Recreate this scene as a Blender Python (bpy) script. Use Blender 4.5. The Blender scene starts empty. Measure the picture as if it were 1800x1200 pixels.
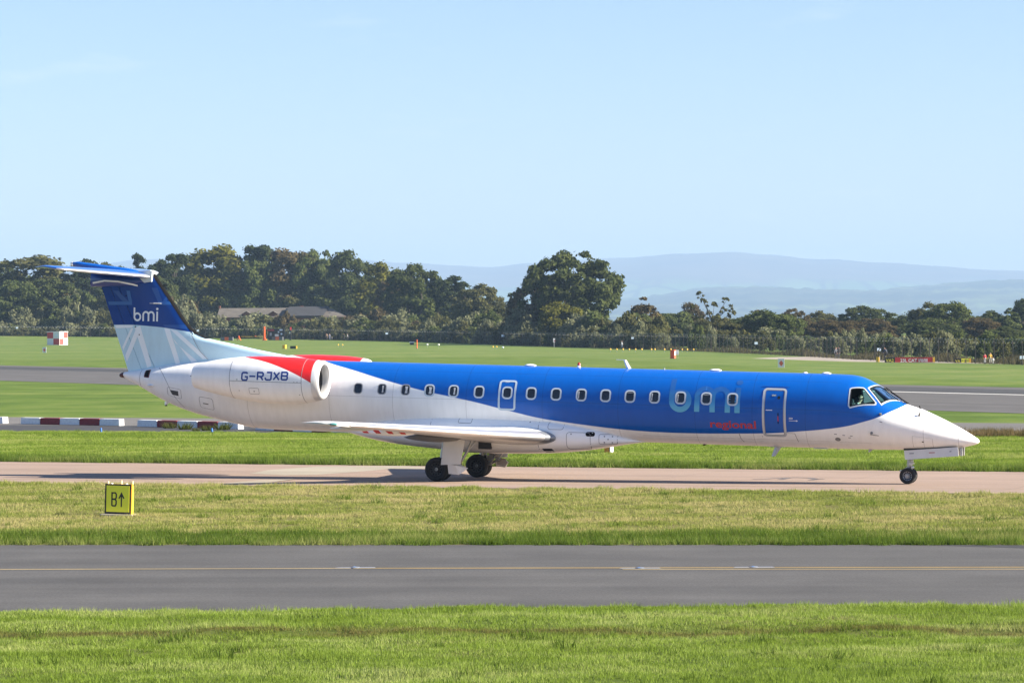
import bpy, bmesh, math, random
import numpy as np
from mathutils import Vector, Matrix
random.seed(7); RNG = np.random.default_rng(7)
sc = bpy.context.scene
COL = sc.collection
R = math.radians

# ------------------------------------------------------------------ camera, sky, sun, exposure
FPX, HCAM, HZ, ROLL = 5300.0, 5.28, 565.5, 0.0055      # focal length in photo pixels, eye height, horizon row, camera roll
PITCH = (600 - HZ) / FPX
_fw = Vector((0, math.cos(PITCH), -math.sin(PITCH)))
_rt = Vector((1, 0, 0)); _up = _rt.cross(_fw)
_r = math.cos(ROLL) * _rt - math.sin(ROLL) * _up
_u = math.sin(ROLL) * _rt + math.cos(ROLL) * _up
cam_d = bpy.data.cameras.new('camera'); cam = bpy.data.objects.new('camera', cam_d); COL.objects.link(cam)
cam_d.sensor_width = 36.0; cam_d.lens = FPX / 1800 * 36.0; cam_d.clip_start = 1.0; cam_d.clip_end = 40000
M3 = Matrix((_r, _u, -_fw)).transposed()
cam.matrix_world = Matrix.Translation((0, 0, HCAM)) @ M3.to_4x4()
sc.camera = cam

SUN_EL, SUN_AZ = R(29), R(-9.4)                        # azimuth from +X, counter-clockwise
sun_dir = Vector((math.cos(SUN_EL) * math.cos(SUN_AZ), math.cos(SUN_EL) * math.sin(SUN_AZ), math.sin(SUN_EL)))
world = bpy.data.worlds.new('World'); sc.world = world; world.use_nodes = True
wn = world.node_tree.nodes; wl = world.node_tree.links; wn.clear()
wo = wn.new('ShaderNodeOutputWorld'); wb = wn.new('ShaderNodeBackground'); sky = wn.new('ShaderNodeTexSky')
sky.sky_type = 'NISHITA'; sky.sun_disc = False; sky.sun_elevation = SUN_EL; sky.sun_rotation = math.pi / 2 - SUN_AZ
sky.altitude = 0; sky.air_density = 1.0; sky.dust_density = 0.3; sky.ozone_density = 3.0
wb.inputs['Strength'].default_value = 0.05
# a few faint wisps of cloud low in the sky, all round
wtc = wn.new('ShaderNodeTexCoord'); wmap = wn.new('ShaderNodeMapping'); wmap.inputs['Scale'].default_value = (5, 5, 26)
wns = wn.new('ShaderNodeTexNoise'); wns.inputs['Scale'].default_value = 3.0; wns.inputs['Detail'].default_value = 7
wrp = wn.new('ShaderNodeMapRange'); wrp.inputs[1].default_value = 0.62; wrp.inputs[2].default_value = 0.86; wrp.inputs[4].default_value = 0.30
wmx = wn.new('ShaderNodeMixRGB'); wmx.inputs[2].default_value = (7.0, 6.9, 7.6, 1)
wl.new(wtc.outputs['Generated'], wmap.inputs[0]); wl.new(wmap.outputs[0], wns.inputs['Vector']); wl.new(wns.outputs['Fac'], wrp.inputs[0])
wtn = wn.new('ShaderNodeVectorMath'); wtn.operation = 'MULTIPLY'; wtn.inputs[1].default_value = (0.85, 0.855, 1.0); wl.new(sky.outputs[0], wtn.inputs[0])
wl.new(wrp.outputs[0], wmx.inputs[0]); wl.new(wtn.outputs[0], wmx.inputs[1]); wl.new(wmx.outputs[0], wb.inputs['Color']); wl.new(wb.outputs[0], wo.inputs['Surface'])
sl = bpy.data.lights.new('sun', 'SUN'); sun = bpy.data.objects.new('sun', sl); COL.objects.link(sun)
sl.energy = 5.0; sl.angle = R(0.53); sl.color = (1.0, 0.905, 0.75)
sun.rotation_euler = (-sun_dir).to_track_quat('-Z', 'Y').to_euler(); sun.location = (60, -20, 60)
sc.view_settings.view_transform = 'Standard'; sc.view_settings.look = 'None'; sc.view_settings.exposure = 1.92; sc.view_settings.gamma = 1
sc.view_settings.use_curve_mapping = False
sc.render.engine = 'CYCLES'; sc.cycles.use_denoising = True
sc.cycles.max_bounces = 6; sc.cycles.diffuse_bounces = 3; sc.cycles.glossy_bounces = 3; sc.cycles.transparent_max_bounces = 12
sc.cycles.volume_bounces = 0; sc.cycles.sample_clamp_indirect = 6
sc.render.resolution_x, sc.render.resolution_y = 1024, 682

# ------------------------------------------------------------------ where things stand: survey points read off the photograph
def ray(px, py):
    return _fw + _r * ((px - 900) / FPX) - _u * ((py - 600) / FPX)
def G(px, py, z=0.0):                                  # point on level ground
    d = ray(px, py); t = (z - HCAM) / d.z
    return Vector((0, 0, HCAM)) + d * t
def D(px, py, dist):                                   # point at a given distance
    d = ray(px, py); return Vector((0, 0, HCAM)) + d * (dist / d.y)

# ------------------------------------------------------------------ materials
AL = 0.60                                              # real-world reflectance of the grass, foliage and paving tones below
def al(c): return tuple(x * AL for x in c)
MATS = {}
def nodes_of(m):
    m.use_nodes = True; return m.node_tree.nodes, m.node_tree.links
def pbr(name, col, rough=0.6, metal=0.0, var=0.0, scale=3.0, coat=0.0, spec=0.5, emit=None, bump=0.0, bscale=40.0):
    if name in MATS: return MATS[name]
    m = bpy.data.materials.new(name); n, l = nodes_of(m); b = n['Principled BSDF']
    b.inputs['Base Color'].default_value = (*col, 1); b.inputs['Roughness'].default_value = rough; b.inputs['Metallic'].default_value = metal
    b.inputs['Coat Weight'].default_value = coat; b.inputs['Coat Roughness'].default_value = 0.06; b.inputs['Specular IOR Level'].default_value = spec
    if var or bump:
        tc = n.new('ShaderNodeTexCoord')
    if var:
        t = n.new('ShaderNodeTexNoise'); t.inputs['Scale'].default_value = scale; t.inputs['Detail'].default_value = 6; t.inputs['Roughness'].default_value = 0.6
        l.new(tc.outputs['Object'], t.inputs['Vector'])
        mr = n.new('ShaderNodeMapRange'); mr.inputs[1].default_value = 0.3; mr.inputs[2].default_value = 0.7; mr.inputs[3].default_value = 1 - var; mr.inputs[4].default_value = 1 + var
        l.new(t.outputs['Fac'], mr.inputs[0])
        mu = n.new('ShaderNodeVectorMath'); mu.operation = 'SCALE'; mu.inputs[0].default_value = col
        l.new(mr.outputs[0], mu.inputs['Scale']); l.new(mu.outputs[0], b.inputs['Base Color'])
    if bump:
        t2 = n.new('ShaderNodeTexNoise'); t2.inputs['Scale'].default_value = bscale; l.new(tc.outputs['Object'], t2.inputs['Vector'])
        bp = n.new('ShaderNodeBump'); bp.inputs['Strength'].default_value = bump; bp.inputs['Distance'].default_value = 0.02
        l.new(t2.outputs['Fac'], bp.inputs['Height']); l.new(bp.outputs[0], b.inputs['Normal'])
    MATS[name] = m; return m
def ramp(n, stops):
    r = n.new('ShaderNodeValToRGB'); e = r.color_ramp.elements
    while len(e) < len(stops): e.new(0.5)
    for el, (p, c) in zip(e, stops): el.position = p; el.color = (*c, 1)
    return r
def leafmat(name, ca, cb, trans=0.42):
    if name in MATS: return MATS[name]
    m = bpy.data.materials.new(name); n, l = nodes_of(m); n.remove(n['Principled BSDF']); out = n['Material Output']
    g = n.new('ShaderNodeNewGeometry'); t = n.new('ShaderNodeTexNoise'); t.inputs['Scale'].default_value = 0.30; t.inputs['Detail'].default_value = 4
    l.new(g.outputs['Position'], t.inputs['Vector'])
    mt = n.new('ShaderNodeMath'); mt.operation = 'MULTIPLY_ADD'; mt.inputs[1].default_value = 0.45; l.new(g.outputs['Random Per Island'], mt.inputs[0]); l.new(t.outputs['Fac'], mt.inputs[2])
    rp = ramp(n, [(0.35, al(ca)), (0.95, al(cb))]); l.new(mt.outputs[0], rp.inputs[0])
    d = n.new('ShaderNodeBsdfDiffuse'); tr = n.new('ShaderNodeBsdfTranslucent'); mx = n.new('ShaderNodeMixShader'); mx.inputs[0].default_value = trans
    l.new(rp.outputs[0], d.inputs[0]); l.new(rp.outputs[0], tr.inputs[0]); l.new(d.outputs[0], mx.inputs[1]); l.new(tr.outputs[0], mx.inputs[2]); l.new(mx.outputs[0], out.inputs[0])
    MATS[name] = m; return m

# ------------------------------------------------------------------ mesh helpers
def tag(o, label=None, cat=None, group=None, kind=None):
    if label: o['label'] = label
    if cat: o['category'] = cat
    if group: o['group'] = group
    if kind: o['kind'] = kind
    return o
def link(name, data, parent=None):
    o = bpy.data.objects.new(name, data); COL.objects.link(o)
    if parent is not None: o.parent = parent
    return o
def empty(name, loc=(0, 0, 0), rz=0.0):
    o = link(name, None); o.location = loc; o.rotation_euler = (0, 0, rz); o.empty_display_size = 0.3; return o
class MB:
    def __init__(s): s.v = []; s.f = []; s.m = []
    def add(s, vs, fs, mi=0):
        k = len(s.v); s.v += [tuple(v) for v in vs]
        for f in fs: s.f.append(tuple(k + i for i in f)); s.m.append(mi)
        return s
    def box(s, c, d, mi=0, rot=None, taper=1.0):
        hx, hy, hz = d[0] / 2, d[1] / 2, d[2] / 2
        vs = []
        for z, k in ((-hz, 1.0), (hz, taper)):
            for x, y in ((-hx, -hy), (hx, -hy), (hx, hy), (-hx, hy)):
                p = Vector((x * k, y * k, z))
                if rot is not None: p = rot @ p
                vs.append(p + Vector(c))
        return s.add(vs, [(3, 2, 1, 0), (4, 5, 6, 7), (0, 1, 5, 4), (1, 2, 6, 5), (2, 3, 7, 6), (3, 0, 4, 7)], mi)
    def cyl(s, p0, p1, r0, r1=None, n=12, mi=0, caps=True):
        p0 = Vector(p0); p1 = Vector(p1); r1 = r0 if r1 is None else r1
        a = (p1 - p0).normalized(); q = a.to_track_quat('Z', 'Y')
        vs = []
        for p, r in ((p0, r0), (p1, r1)):
            for i in range(n):
                t = 2 * math.pi * i / n; vs.append(p + q @ Vector((r * math.cos(t), r * math.sin(t), 0)))
        fs = [(i, (i + 1) % n, n + (i + 1) % n, n + i) for i in range(n)]
        if caps: fs += [tuple(range(n - 1, -1, -1)), tuple(range(n, 2 * n))]
        return s.add(vs, fs, mi)
    def tube(s, pts, r, n=6, mi=0):
        rs = r if isinstance(r, (list, tuple)) else [r] * len(pts)
        for i in range(len(pts) - 1): s.cyl(pts[i], pts[i + 1], rs[i], rs[i + 1], n, mi)
        return s
    def lathe(s, prof, c, axis, n=32, mi=0, closed=False):   # prof: (along axis, radius)
        q = Vector(axis).normalized().to_track_quat('Z', 'Y'); c = Vector(c); vs = []
        for a, r in prof:
            for i in range(n):
                t = 2 * math.pi * i / n; vs.append(c + q @ Vector((r * math.cos(t), r * math.sin(t), a)))
        fs = []; m = len(prof)
        for j in range(m if closed else m - 1):
            j2 = (j + 1) % m
            for i in range(n): fs.append((j * n + i, j * n + (i + 1) % n, j2 * n + (i + 1) % n, j2 * n + i))
        return s.add(vs, fs, mi)
    def loft(s, rings, mi=0, closed=True, caps=(True, True)):
        n = len(rings[0]); vs = [p for r in rings for p in r]; fs = []
        for j in range(len(rings) - 1):
            for i in range(n if closed else n - 1):
                fs.append((j * n + i, j * n + (i + 1) % n, (j + 1) * n + (i + 1) % n, (j + 1) * n + i))
        if closed and caps[0]: fs.append(tuple(range(n - 1, -1, -1)))
        if closed and caps[1]: fs.append(tuple((len(rings) - 1) * n + i for i in range(n)))
        return s.add(vs, fs, mi)
    def prism(s, poly, p0, dx, dy, ext, mi=0):              # 2-D polygon in the frame p0, dx, dy, extruded by the vector ext
        p0 = Vector(p0); dx = Vector(dx); dy = Vector(dy); ext = Vector(ext); n = len(poly)
        a = [p0 + dx * x + dy * y for x, y in poly]
        return s.add(a + [p + ext for p in a], [tuple(range(n - 1, -1, -1)), tuple(range(n, 2 * n))] + [(i, (i + 1) % n, n + (i + 1) % n, n + i) for i in range(n)], mi)
    def mesh(s, name, mats, smooth=None):
        me = bpy.data.meshes.new(name); me.from_pydata(s.v, [], s.f)
        for m in (mats if isinstance(mats, (list, tuple)) else [mats]): me.materials.append(m)
        me.polygons.foreach_set('material_index', s.m)
        bm = bmesh.new(); bm.from_mesh(me); bmesh.ops.recalc_face_normals(bm, faces=bm.faces[:]); bm.to_mesh(me); bm.free()
        if smooth:
            me.shade_smooth(); me.set_sharp_from_angle(angle=R(smooth))
        me.update(); return me
    def build(s, name, mats, parent=None, smooth=None):
        return link(name, s.mesh(name, mats, smooth), parent)
def quads_mesh(name, V, mat, per=4):                        # V: (n, per, 3) array of loose faces
    n = V.shape[0]; me = bpy.data.meshes.new(name)
    me.vertices.add(n * per); me.vertices.foreach_set('co', V.reshape(-1).astype(np.float32))
    me.loops.add(n * per); me.loops.foreach_set('vertex_index', np.arange(n * per, dtype=np.int32))
    me.polygons.add(n); me.polygons.foreach_set('loop_start', np.arange(n, dtype=np.int32) * per)
    me.materials.append(mat); me.update(calc_edges=True); me.validate(); return me
def copy_tree(o, parent=None):
    c = o.copy(); COL.objects.link(c); c.parent = parent
    for ch in o.children: copy_tree(ch, c)
    return c

# decals: flat 2-D shapes laid on a curved surface by a mapping (u, v) -> point
def decal(name, polys, fmap, mat, parent, cell=0.06, smooth=True):
    bm = bmesh.new()
    for p in polys:
        try: bm.faces.new([bm.verts.new((x, y, 0)) for x, y in p])
        except ValueError: pass
    us = [v.co.x for v in bm.verts]; ws = [v.co.y for v in bm.verts]
    cu, cv = cell if isinstance(cell, tuple) else (cell, cell)
    for lo, hi, c, ax in ((min(us), max(us), cu, 0), (min(ws), max(ws), cv, 1)):
        k = int((hi - lo) / c)
        for i in range(1, k + 1):
            co = [0, 0, 0]; no = [0, 0, 0]; co[ax] = lo + (hi - lo) * i / (k + 1); no[ax] = 1
            bmesh.ops.bisect_plane(bm, geom=bm.verts[:] + bm.edges[:] + bm.faces[:], plane_co=co, plane_no=no)
    for v in bm.verts: v.co = fmap(v.co.x, v.co.y)
    me = bpy.data.meshes.new(name); bm.to_mesh(me); bm.free(); me.materials.append(mat)
    if smooth: me.shade_smooth()
    return link(name, me, parent)
def stroke(pts, w, closed=False):                           # ribbon round a 2-D polyline
    n = len(pts); L = []; Rr = []
    for i in range(n):
        a = pts[i - 1] if (i > 0 or closed) else None; b = pts[(i + 1) % n] if (i < n - 1 or closed) else None
        d1 = Vector((pts[i][0] - a[0], pts[i][1] - a[1])).normalized() if a else None
        d2 = Vector((b[0] - pts[i][0], b[1] - pts[i][1])).normalized() if b else None
        d1 = d1 or d2; d2 = d2 or d1
        t = (d1 + d2); t = t.normalized() if t.length > 1e-6 else d1
        nrm = Vector((-t.y, t.x)); k = 1 / max(0.4, nrm.dot(Vector((-d1.y, d1.x))))
        L.append((pts[i][0] + nrm.x * w / 2 * k, pts[i][1] + nrm.y * w / 2 * k)); Rr.append((pts[i][0] - nrm.x * w / 2 * k, pts[i][1] - nrm.y * w / 2 * k))
    out = []
    for i in range(n if closed else n - 1):
        j = (i + 1) % n; out.append([L[i], Rr[i], Rr[j], L[j]])
    return out
def arc(cx, cy, rx, ry, a0, a1, n=16):
    return [(cx + rx * math.cos(R(a0 + (a1 - a0) * i / n)), cy + ry * math.sin(R(a0 + (a1 - a0) * i / n))) for i in range(n + 1)]
def rrect(x0, x1, y0, y1, r, n=5):
    return arc(x1 - r, y1 - r, r, r, 0, 90, n) + arc(x0 + r, y1 - r, r, r, 90, 180, n) + arc(x0 + r, y0 + r, r, r, 180, 270, n) + arc(x1 - r, y0 + r, r, r, 270, 360, n)
def ring(a, b):
    n = len(a); return [[a[i], a[(i + 1) % n], b[(i + 1) % n], b[i]] for i in range(n)]
def text_polys(txt, size=1.0, ox=0.0, oy=0.0, sx=1.0, bold=0.0):
    cu = bpy.data.curves.new('lettering', 'FONT'); cu.body = txt; cu.size = size; cu.offset = bold; cu.resolution_u = 4; cu.fill_mode = 'FRONT'
    o = bpy.data.objects.new('lettering', cu); COL.objects.link(o)
    dg = bpy.context.evaluated_depsgraph_get(); me = bpy.data.meshes.new_from_object(o.evaluated_get(dg))
    ps = [[(me.vertices[i].co.x * sx + ox, me.vertices[i].co.y + oy) for i in p.vertices] for p in me.polygons]
    w = max(v.co.x for v in me.vertices) * sx
    bpy.data.objects.remove(o); bpy.data.curves.remove(cu); bpy.data.meshes.remove(me)
    return ps, w

K = HCAM / 5.0
def ks(pts): return [(p[0] * K, p[1] * K) for p in pts]
# ------------------------------------------------------------------ the ground and its pavements
def fieldmat(name, green, straw, bias=0.0, ang=-0.9, streak=(0.012, 0.11), dark=None):
    if name in MATS: return MATS[name]
    m = bpy.data.materials.new(name); n, l = nodes_of(m); b = n['Principled BSDF']; b.inputs['Roughness'].default_value = 0.9; b.inputs['Specular IOR Level'].default_value = 0.1
    g = n.new('ShaderNodeNewGeometry')
    def noise(scale, det, mapsc=None, rot=0.0):
        t = n.new('ShaderNodeTexNoise'); t.inputs['Scale'].default_value = scale; t.inputs['Detail'].default_value = det; t.inputs['Roughness'].default_value = 0.62
        mp = n.new('ShaderNodeMapping'); mp.inputs['Rotation'].default_value = (0, 0, rot)
        if mapsc: mp.inputs['Scale'].default_value = mapsc
        l.new(g.outputs['Position'], mp.inputs[0]); l.new(mp.outputs[0], t.inputs['Vector']); return t
    a = noise(0.22, 10); s = noise(1.0, 5, (streak[0], streak[1], 1), -ang); f = noise(9.0, 4)
    m1 = n.new('ShaderNodeMath'); m1.operation = 'MULTIPLY_ADD'; m1.inputs[1].default_value = 0.85; l.new(a.outputs['Fac'], m1.inputs[0])
    m0 = n.new('ShaderNodeMath'); m0.operation = 'MULTIPLY_ADD'; m0.inputs[1].default_value = 0.75; m0.inputs[2].default_value = bias - 0.30; l.new(s.outputs['Fac'], m0.inputs[0]); l.new(m0.outputs[0], m1.inputs[2])
    green = al(green); straw = al(straw); dk = tuple(c * 0.66 for c in green)
    rp = ramp(n, [(0.30, dk), (0.46, green), (0.70, straw)]); l.new(m1.outputs[0], rp.inputs[0])
    mr = n.new('ShaderNodeMapRange'); mr.inputs[1].default_value = 0.3; mr.inputs[2].default_value = 0.7; mr.inputs[3].default_value = 0.78; mr.inputs[4].default_value = 1.2; l.new(f.outputs['Fac'], mr.inputs[0])
    vm = n.new('ShaderNodeVectorMath'); vm.operation = 'SCALE'; l.new(rp.outputs[0], vm.inputs[0]); l.new(mr.outputs[0], vm.inputs['Scale']); l.new(vm.outputs[0], b.inputs['Base Color'])
    MATS[name] = m; return m
def pavemat(name, col, ang=0.0, streak=0.12, speck=0.12, warm=None, rough=0.85, joints=None):
    if name in MATS: return MATS[name]
    m = bpy.data.materials.new(name); n, l = nodes_of(m); b = n['Principled BSDF']; b.inputs['Roughness'].default_value = rough; b.inputs['Specular IOR Level'].default_value = 0.3
    g = n.new('ShaderNodeNewGeometry'); mp = n.new('ShaderNodeMapping'); mp.inputs['Rotation'].default_value = (0, 0, -ang); l.new(g.outputs['Position'], mp.inputs[0])
    mp2 = n.new('ShaderNodeMapping'); mp2.inputs['Scale'].default_value = (0.02, 0.55, 1); l.new(mp.outputs[0], mp2.inputs[0])
    def nz(src, sc_, det):
        t = n.new('ShaderNodeTexNoise'); t.inputs['Scale'].default_value = sc_; t.inputs['Detail'].default_value = det; l.new(src.outputs[0], t.inputs['Vector']); return t
    s = nz(mp2, 1.0, 5); f = nz(mp, 22.0, 3); p = nz(mp, 0.35, 6)
    def mr(t, k):
        r = n.new('ShaderNodeMapRange'); r.inputs[1].default_value = 0.28; r.inputs[2].default_value = 0.72; r.inputs[3].default_value = 1 - k; r.inputs[4].default_value = 1 + k; l.new(t.outputs['Fac'], r.inputs[0]); return r
    x = n.new('ShaderNodeMath'); x.operation = 'MULTIPLY'; l.new(mr(s, streak).outputs[0], x.inputs[0]); l.new(mr(f, speck).outputs[0], x.inputs[1])
    y = n.new('ShaderNodeMath'); y.operation = 'MULTIPLY'; l.new(x.outputs[0], y.inputs[0]); l.new(mr(p, streak * 0.7).outputs[0], y.inputs[1])
    last = y
    if joints:
        sp = n.new('ShaderNodeSeparateXYZ'); l.new(mp.outputs[0], sp.inputs[0])
        for k, out in enumerate(('X', 'Y')):
            md = n.new('ShaderNodeMath'); md.operation = 'PINGPONG'; md.inputs[1].default_value = joints / 2; l.new(sp.outputs[out], md.inputs[0])
            lt = n.new('ShaderNodeMath'); lt.operation = 'GREATER_THAN'; lt.inputs[1].default_value = 0.03; l.new(md.outputs[0], lt.inputs[0])
            mm = n.new('ShaderNodeMapRange'); mm.inputs[3].default_value = 0.8; l.new(lt.outputs[0], mm.inputs[0])
            z = n.new('ShaderNodeMath'); z.operation = 'MULTIPLY'; l.new(last.outputs[0], z.inputs[0]); l.new(mm.outputs[0], z.inputs[1]); last = z
    vm = n.new('ShaderNodeVectorMath'); vm.operation = 'SCALE'; vm.inputs[0].default_value = al(col); l.new(last.outputs[0], vm.inputs['Scale']); l.new(vm.outputs[0], b.inputs['Base Color'])
    MATS[name] = m; return m
def sheet(name, pts, z, mat, parent=None, kind='structure'):
    zf = z if callable(z) else (lambda x, y: z)
    me = bpy.data.meshes.new(name); me.from_pydata([(p[0], p[1], zf(p[0], p[1])) for p in pts], [], [tuple(range(len(pts)))]); me.materials.append(mat); me.update()
    if me.polygons[0].normal.z < 0: me.flip_normals()
    o = link(name, me, parent)
    if parent is None: o['kind'] = kind
    return o
def lerp(a, b, t): return (a[0] + (b[0] - a[0]) * t, a[1] + (b[1] - a[1]) * t)

GREEN, STRAW = (0.112, 0.185, 0.022), (0.205, 0.215, 0.055)
far_grass = fieldmat('field grass', GREEN, (0.205, 0.258, 0.055), 0.02)
sheet('ground', [(-7000, -300), (7000, -300), (7000, 24000), (-7000, 24000)], 0.0, far_grass)

ASPH = pavemat('worn asphalt', (0.102, 0.099, 0.097), R(-2), 0.24, 0.28)
# service road across the foreground
RF = ks([(-60.0, 71.9), (-11.64, 68.35), (0, 67.49), (11.3, 66.65), (60.0, 63.0)])
RN = ks([(60.0, 53.3), (9.04, 52.05), (5.0, 51.96), (0, 51.83), (-5.02, 51.59), (-8.98, 51.4), (-60.0, 49.1)])
road = sheet('road', RF + RN, 0.012, ASPH)
yel = pavemat('yellow road paint', (0.55, 0.39, 0.14), R(-2), 0.35, 0.15)
pale = pavemat('faded yellow paint', (0.55, 0.43, 0.22), R(-2), 0.35, 0.15)
def strip_line(name, a, b, w, z, mat, parent):
    d = Vector((b[0] - a[0], b[1] - a[1])).normalized(); nn = Vector((-d.y, d.x)) * w / 2
    return sheet(name, [(a[0] - nn.x, a[1] - nn.y), (b[0] - nn.x, b[1] - nn.y), (b[0] + nn.x, b[1] + nn.y), (a[0] + nn.x, a[1] + nn.y)], z, mat, parent)
strip_line('centre_line', *ks([(-60, 62.9), (-3.3, 61.28)]), 0.13, 0.016, pale, road)
strip_line('centre_line', *ks([(-3.25, 61.28), (60, 58.4)]), 0.15, 0.016, yel, road)
strip_line('centre_line', *ks([(2.2, 60.66), (60, 57.2)]), 0.13, 0.016, pale, road)
sheet('asphalt_patch', ks([(9.2, 66.72), (11.3, 65.55), (30, 62.9), (30, 65.1)]), 0.016, pavemat('fresh asphalt', (0.052, 0.052, 0.056), 0, 0.1, 0.1), road)

# the taxiway of pink concrete that the aircraft stands on
PSI = R(17.2)
Fv = Vector((math.cos(PSI), -math.sin(PSI), 0)); Lv = Vector((math.sin(PSI), math.cos(PSI), 0))
MG = Vector((-1.711, 96.156, 0.28)); FALL = 0.019          # main-wheel point; the taxiway falls gently away to its far side
def tz(x, y):
    t = (x - MG.x) * Lv.x + (y - MG.y) * Lv.y
    return MG.z - FALL * t + (0 if t > -2.5 else 0.017 * (-2.5 - t))
def GT(px, py):                                            # point on the taxiway surface
    p = G(px, py, MG.z)
    for _ in range(40): p = (p + G(px, py, tz(p.x, p.y))) / 2
    return p
def ext(a, b, x): t = (x - a.x) / (b.x - a.x); return (x, a.y + (b.y - a.y) * t)
n1, n2, n3 = GT(0, 848), GT(900, 857.5), GT(1800, 868); f1, f2, f3 = GT(0, 811), GT(900, 820), GT(1800, 829)
TN = [ext(n2, n1, -70), (n1.x, n1.y), (n2.x, n2.y), (n3.x, n3.y), ext(n2, n3, 60)]
TF = [ext(f2, f3, 60), (f3.x, f3.y), (f2.x, f2.y), (f1.x, f1.y), ext(f2, f1, -70)]
PINK = pavemat('pink brushed concrete', (0.385, 0.282, 0.222), -PSI, 0.12, 0.10, joints=6.0)
cen = lambda x: (x, MG.y + (x - MG.x) * (-math.tan(PSI)) - 2.5 / math.cos(PSI))
mb = MB(); NT_ = 40; tvs = []
_tn = sorted(TN); _tf = sorted(TF)
def _sy(T, x):
    for (a0, u), (b0, w) in zip(T, T[1:]):
        if x <= b0 + 1e-6: return u + (w - u) * (x - a0) / (b0 - a0)
for i in range(NT_ + 1):
    x = -70 + 130 * i / NT_; y0, y1 = _sy(_tn, x), _sy(_tf, x); yc = min(max(cen(x)[1], y0 + .05), y1 - .05)
    for y in (y0, (y0 + yc) / 2, yc, (yc + y1) / 2, y1): tvs.append((x, y, tz(x, y)))
mb.add(tvs, [(i * 5 + j, i * 5 + 5 + j, i * 5 + 6 + j, i * 5 + 1 + j) for i in range(NT_) for j in range(4)]); taxi = mb.build('taxiway', PINK); taxi['kind'] = 'structure'
tzo = lambda k: (lambda x, y: tz(x, y) + k)
xy = lambda v: (v.x, v.y)
sheet('concrete_patch', [xy(GT(*p)) for p in ((440, 832), (470, 826), (560, 819.5), (700, 818.5), (772, 821), (775, 824), (690, 823.5), (640, 828), (560, 834), (500, 835))], tzo(.004), pavemat('pale concrete', (0.43, 0.38, 0.30), -PSI, 0.12, 0.06), taxi)
sheet('concrete_patch', [xy(GT(*p)) for p in ((425, 846), (455, 843.5), (520, 841.5), (470, 848), (430, 849.5), (395, 849))], tzo(.004), pavemat('pale concrete', (0.43, 0.38, 0.30), -PSI, 0.12, 0.06), taxi)
strip_line('guide_line', xy(GT(-350, 838)), xy(GT(2300, 864)), 0.14, tzo(.006), pavemat('thin yellow paint', (0.42, 0.30, 0.13), -PSI, 0.4, 0.2), taxi)
tar = pbr('tar seal', (0.10, 0.085, 0.08), 0.7)
for pts in ([(1324, 842), (1345, 841.5), (1370, 840), (1400, 839), (1425, 840), (1437, 842), (1447, 841.5)], [(1372, 842.5), (1385, 839.8)], [(1425, 843.5), (1437, 841.5)]):
    mb = MB()
    for q in stroke([xy(GT(*p)) for p in pts], 0.22): mb.add([(x, y, tz(x, y) + .006) for x, y in q], [(0, 1, 2, 3)])
    mb.build('tar_seam', tar, taxi)

# disused strip with the barriers, behind the taxiway
sheet('concrete_apron', ks([(-120, 190.5), (-27.71, 163.0), (24.38, 144.6), (90, 121), (90, 113), (21.9, 133.0), (-25.66, 150.2), (-120, 182)]), 0.012, pavemat('grey weathered concrete', (0.175, 0.165, 0.155), -PSI, 0.2, 0.15, joints=5.0))
sheet('perimeter_road', ks([(-120, 181.5), (-25.66, 150.0), (2.0, 140.2), (0.0, 134.0), (-12.5, 138.0), (-24.02, 141.4), (-120, 169.5)]), 0.016, pavemat('dark asphalt', (0.058, 0.058, 0.062), -PSI, 0.12, 0.12))

# the runway
RWA = math.atan2(232.17 - 370.35, 28.9 + 62.91)
rd = Vector((math.cos(RWA), math.sin(RWA))); f0 = Vector((-62.91, 370.35)) * K; n0 = Vector((-45.68, 268.88)) * K
pp = [f0 - rd * 500, f0 + rd * 420, n0 + rd * 420, n0 - rd * 500]
runway = sheet('runway', pp, 0.012, pavemat('runway asphalt', (0.122, 0.115, 0.110), RWA, 0.22, 0.08))
wl0 = Vector((27.08, 208.16)) * K
wpaint = pavemat('white runway paint', (0.78, 0.78, 0.75), RWA, 0.15, 0.1)
a_, b_ = wl0 - rd * 12, wl0 + rd * 200
strip_line('edge_line', a_, b_, 0.9, 0.016, wpaint, runway)
a_, b_ = f0 - rd * 200, f0 + rd * 55
nn_ = Vector((-rd.y, rd.x))
strip_line('edge_line', n0 - rd * 60 + nn_ * 2.0, n0 - rd * 20 + nn_ * 2.0, 1.0, 0.016, pavemat('worn white paint', (0.3, 0.29, 0.27), RWA, 0.4, 0.2), runway)
sheet('rubber_band', [f0 - rd * 400 - nn_ * 14, f0 + rd * 400 - nn_ * 14, f0 + rd * 400 - nn_ * 5.5, f0 - rd * 400 - nn_ * 5.5], 0.016, pavemat('rubbered asphalt', (0.060, 0.059, 0.060), RWA, 0.25, 0.05), runway)
# pale concrete pad beyond the runway
sheet('concrete_pad', ks([(31.5, 396.5), (36.5, 410.0), (43, 413), (53.85, 383.5), (60.43, 359.0), (95, 300), (88, 285), (56.63, 333.5), (40.64, 361.0)]), 0.012, pavemat('pale pad concrete', (0.46, 0.40, 0.33), 0, 0.06, 0.05))

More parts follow.
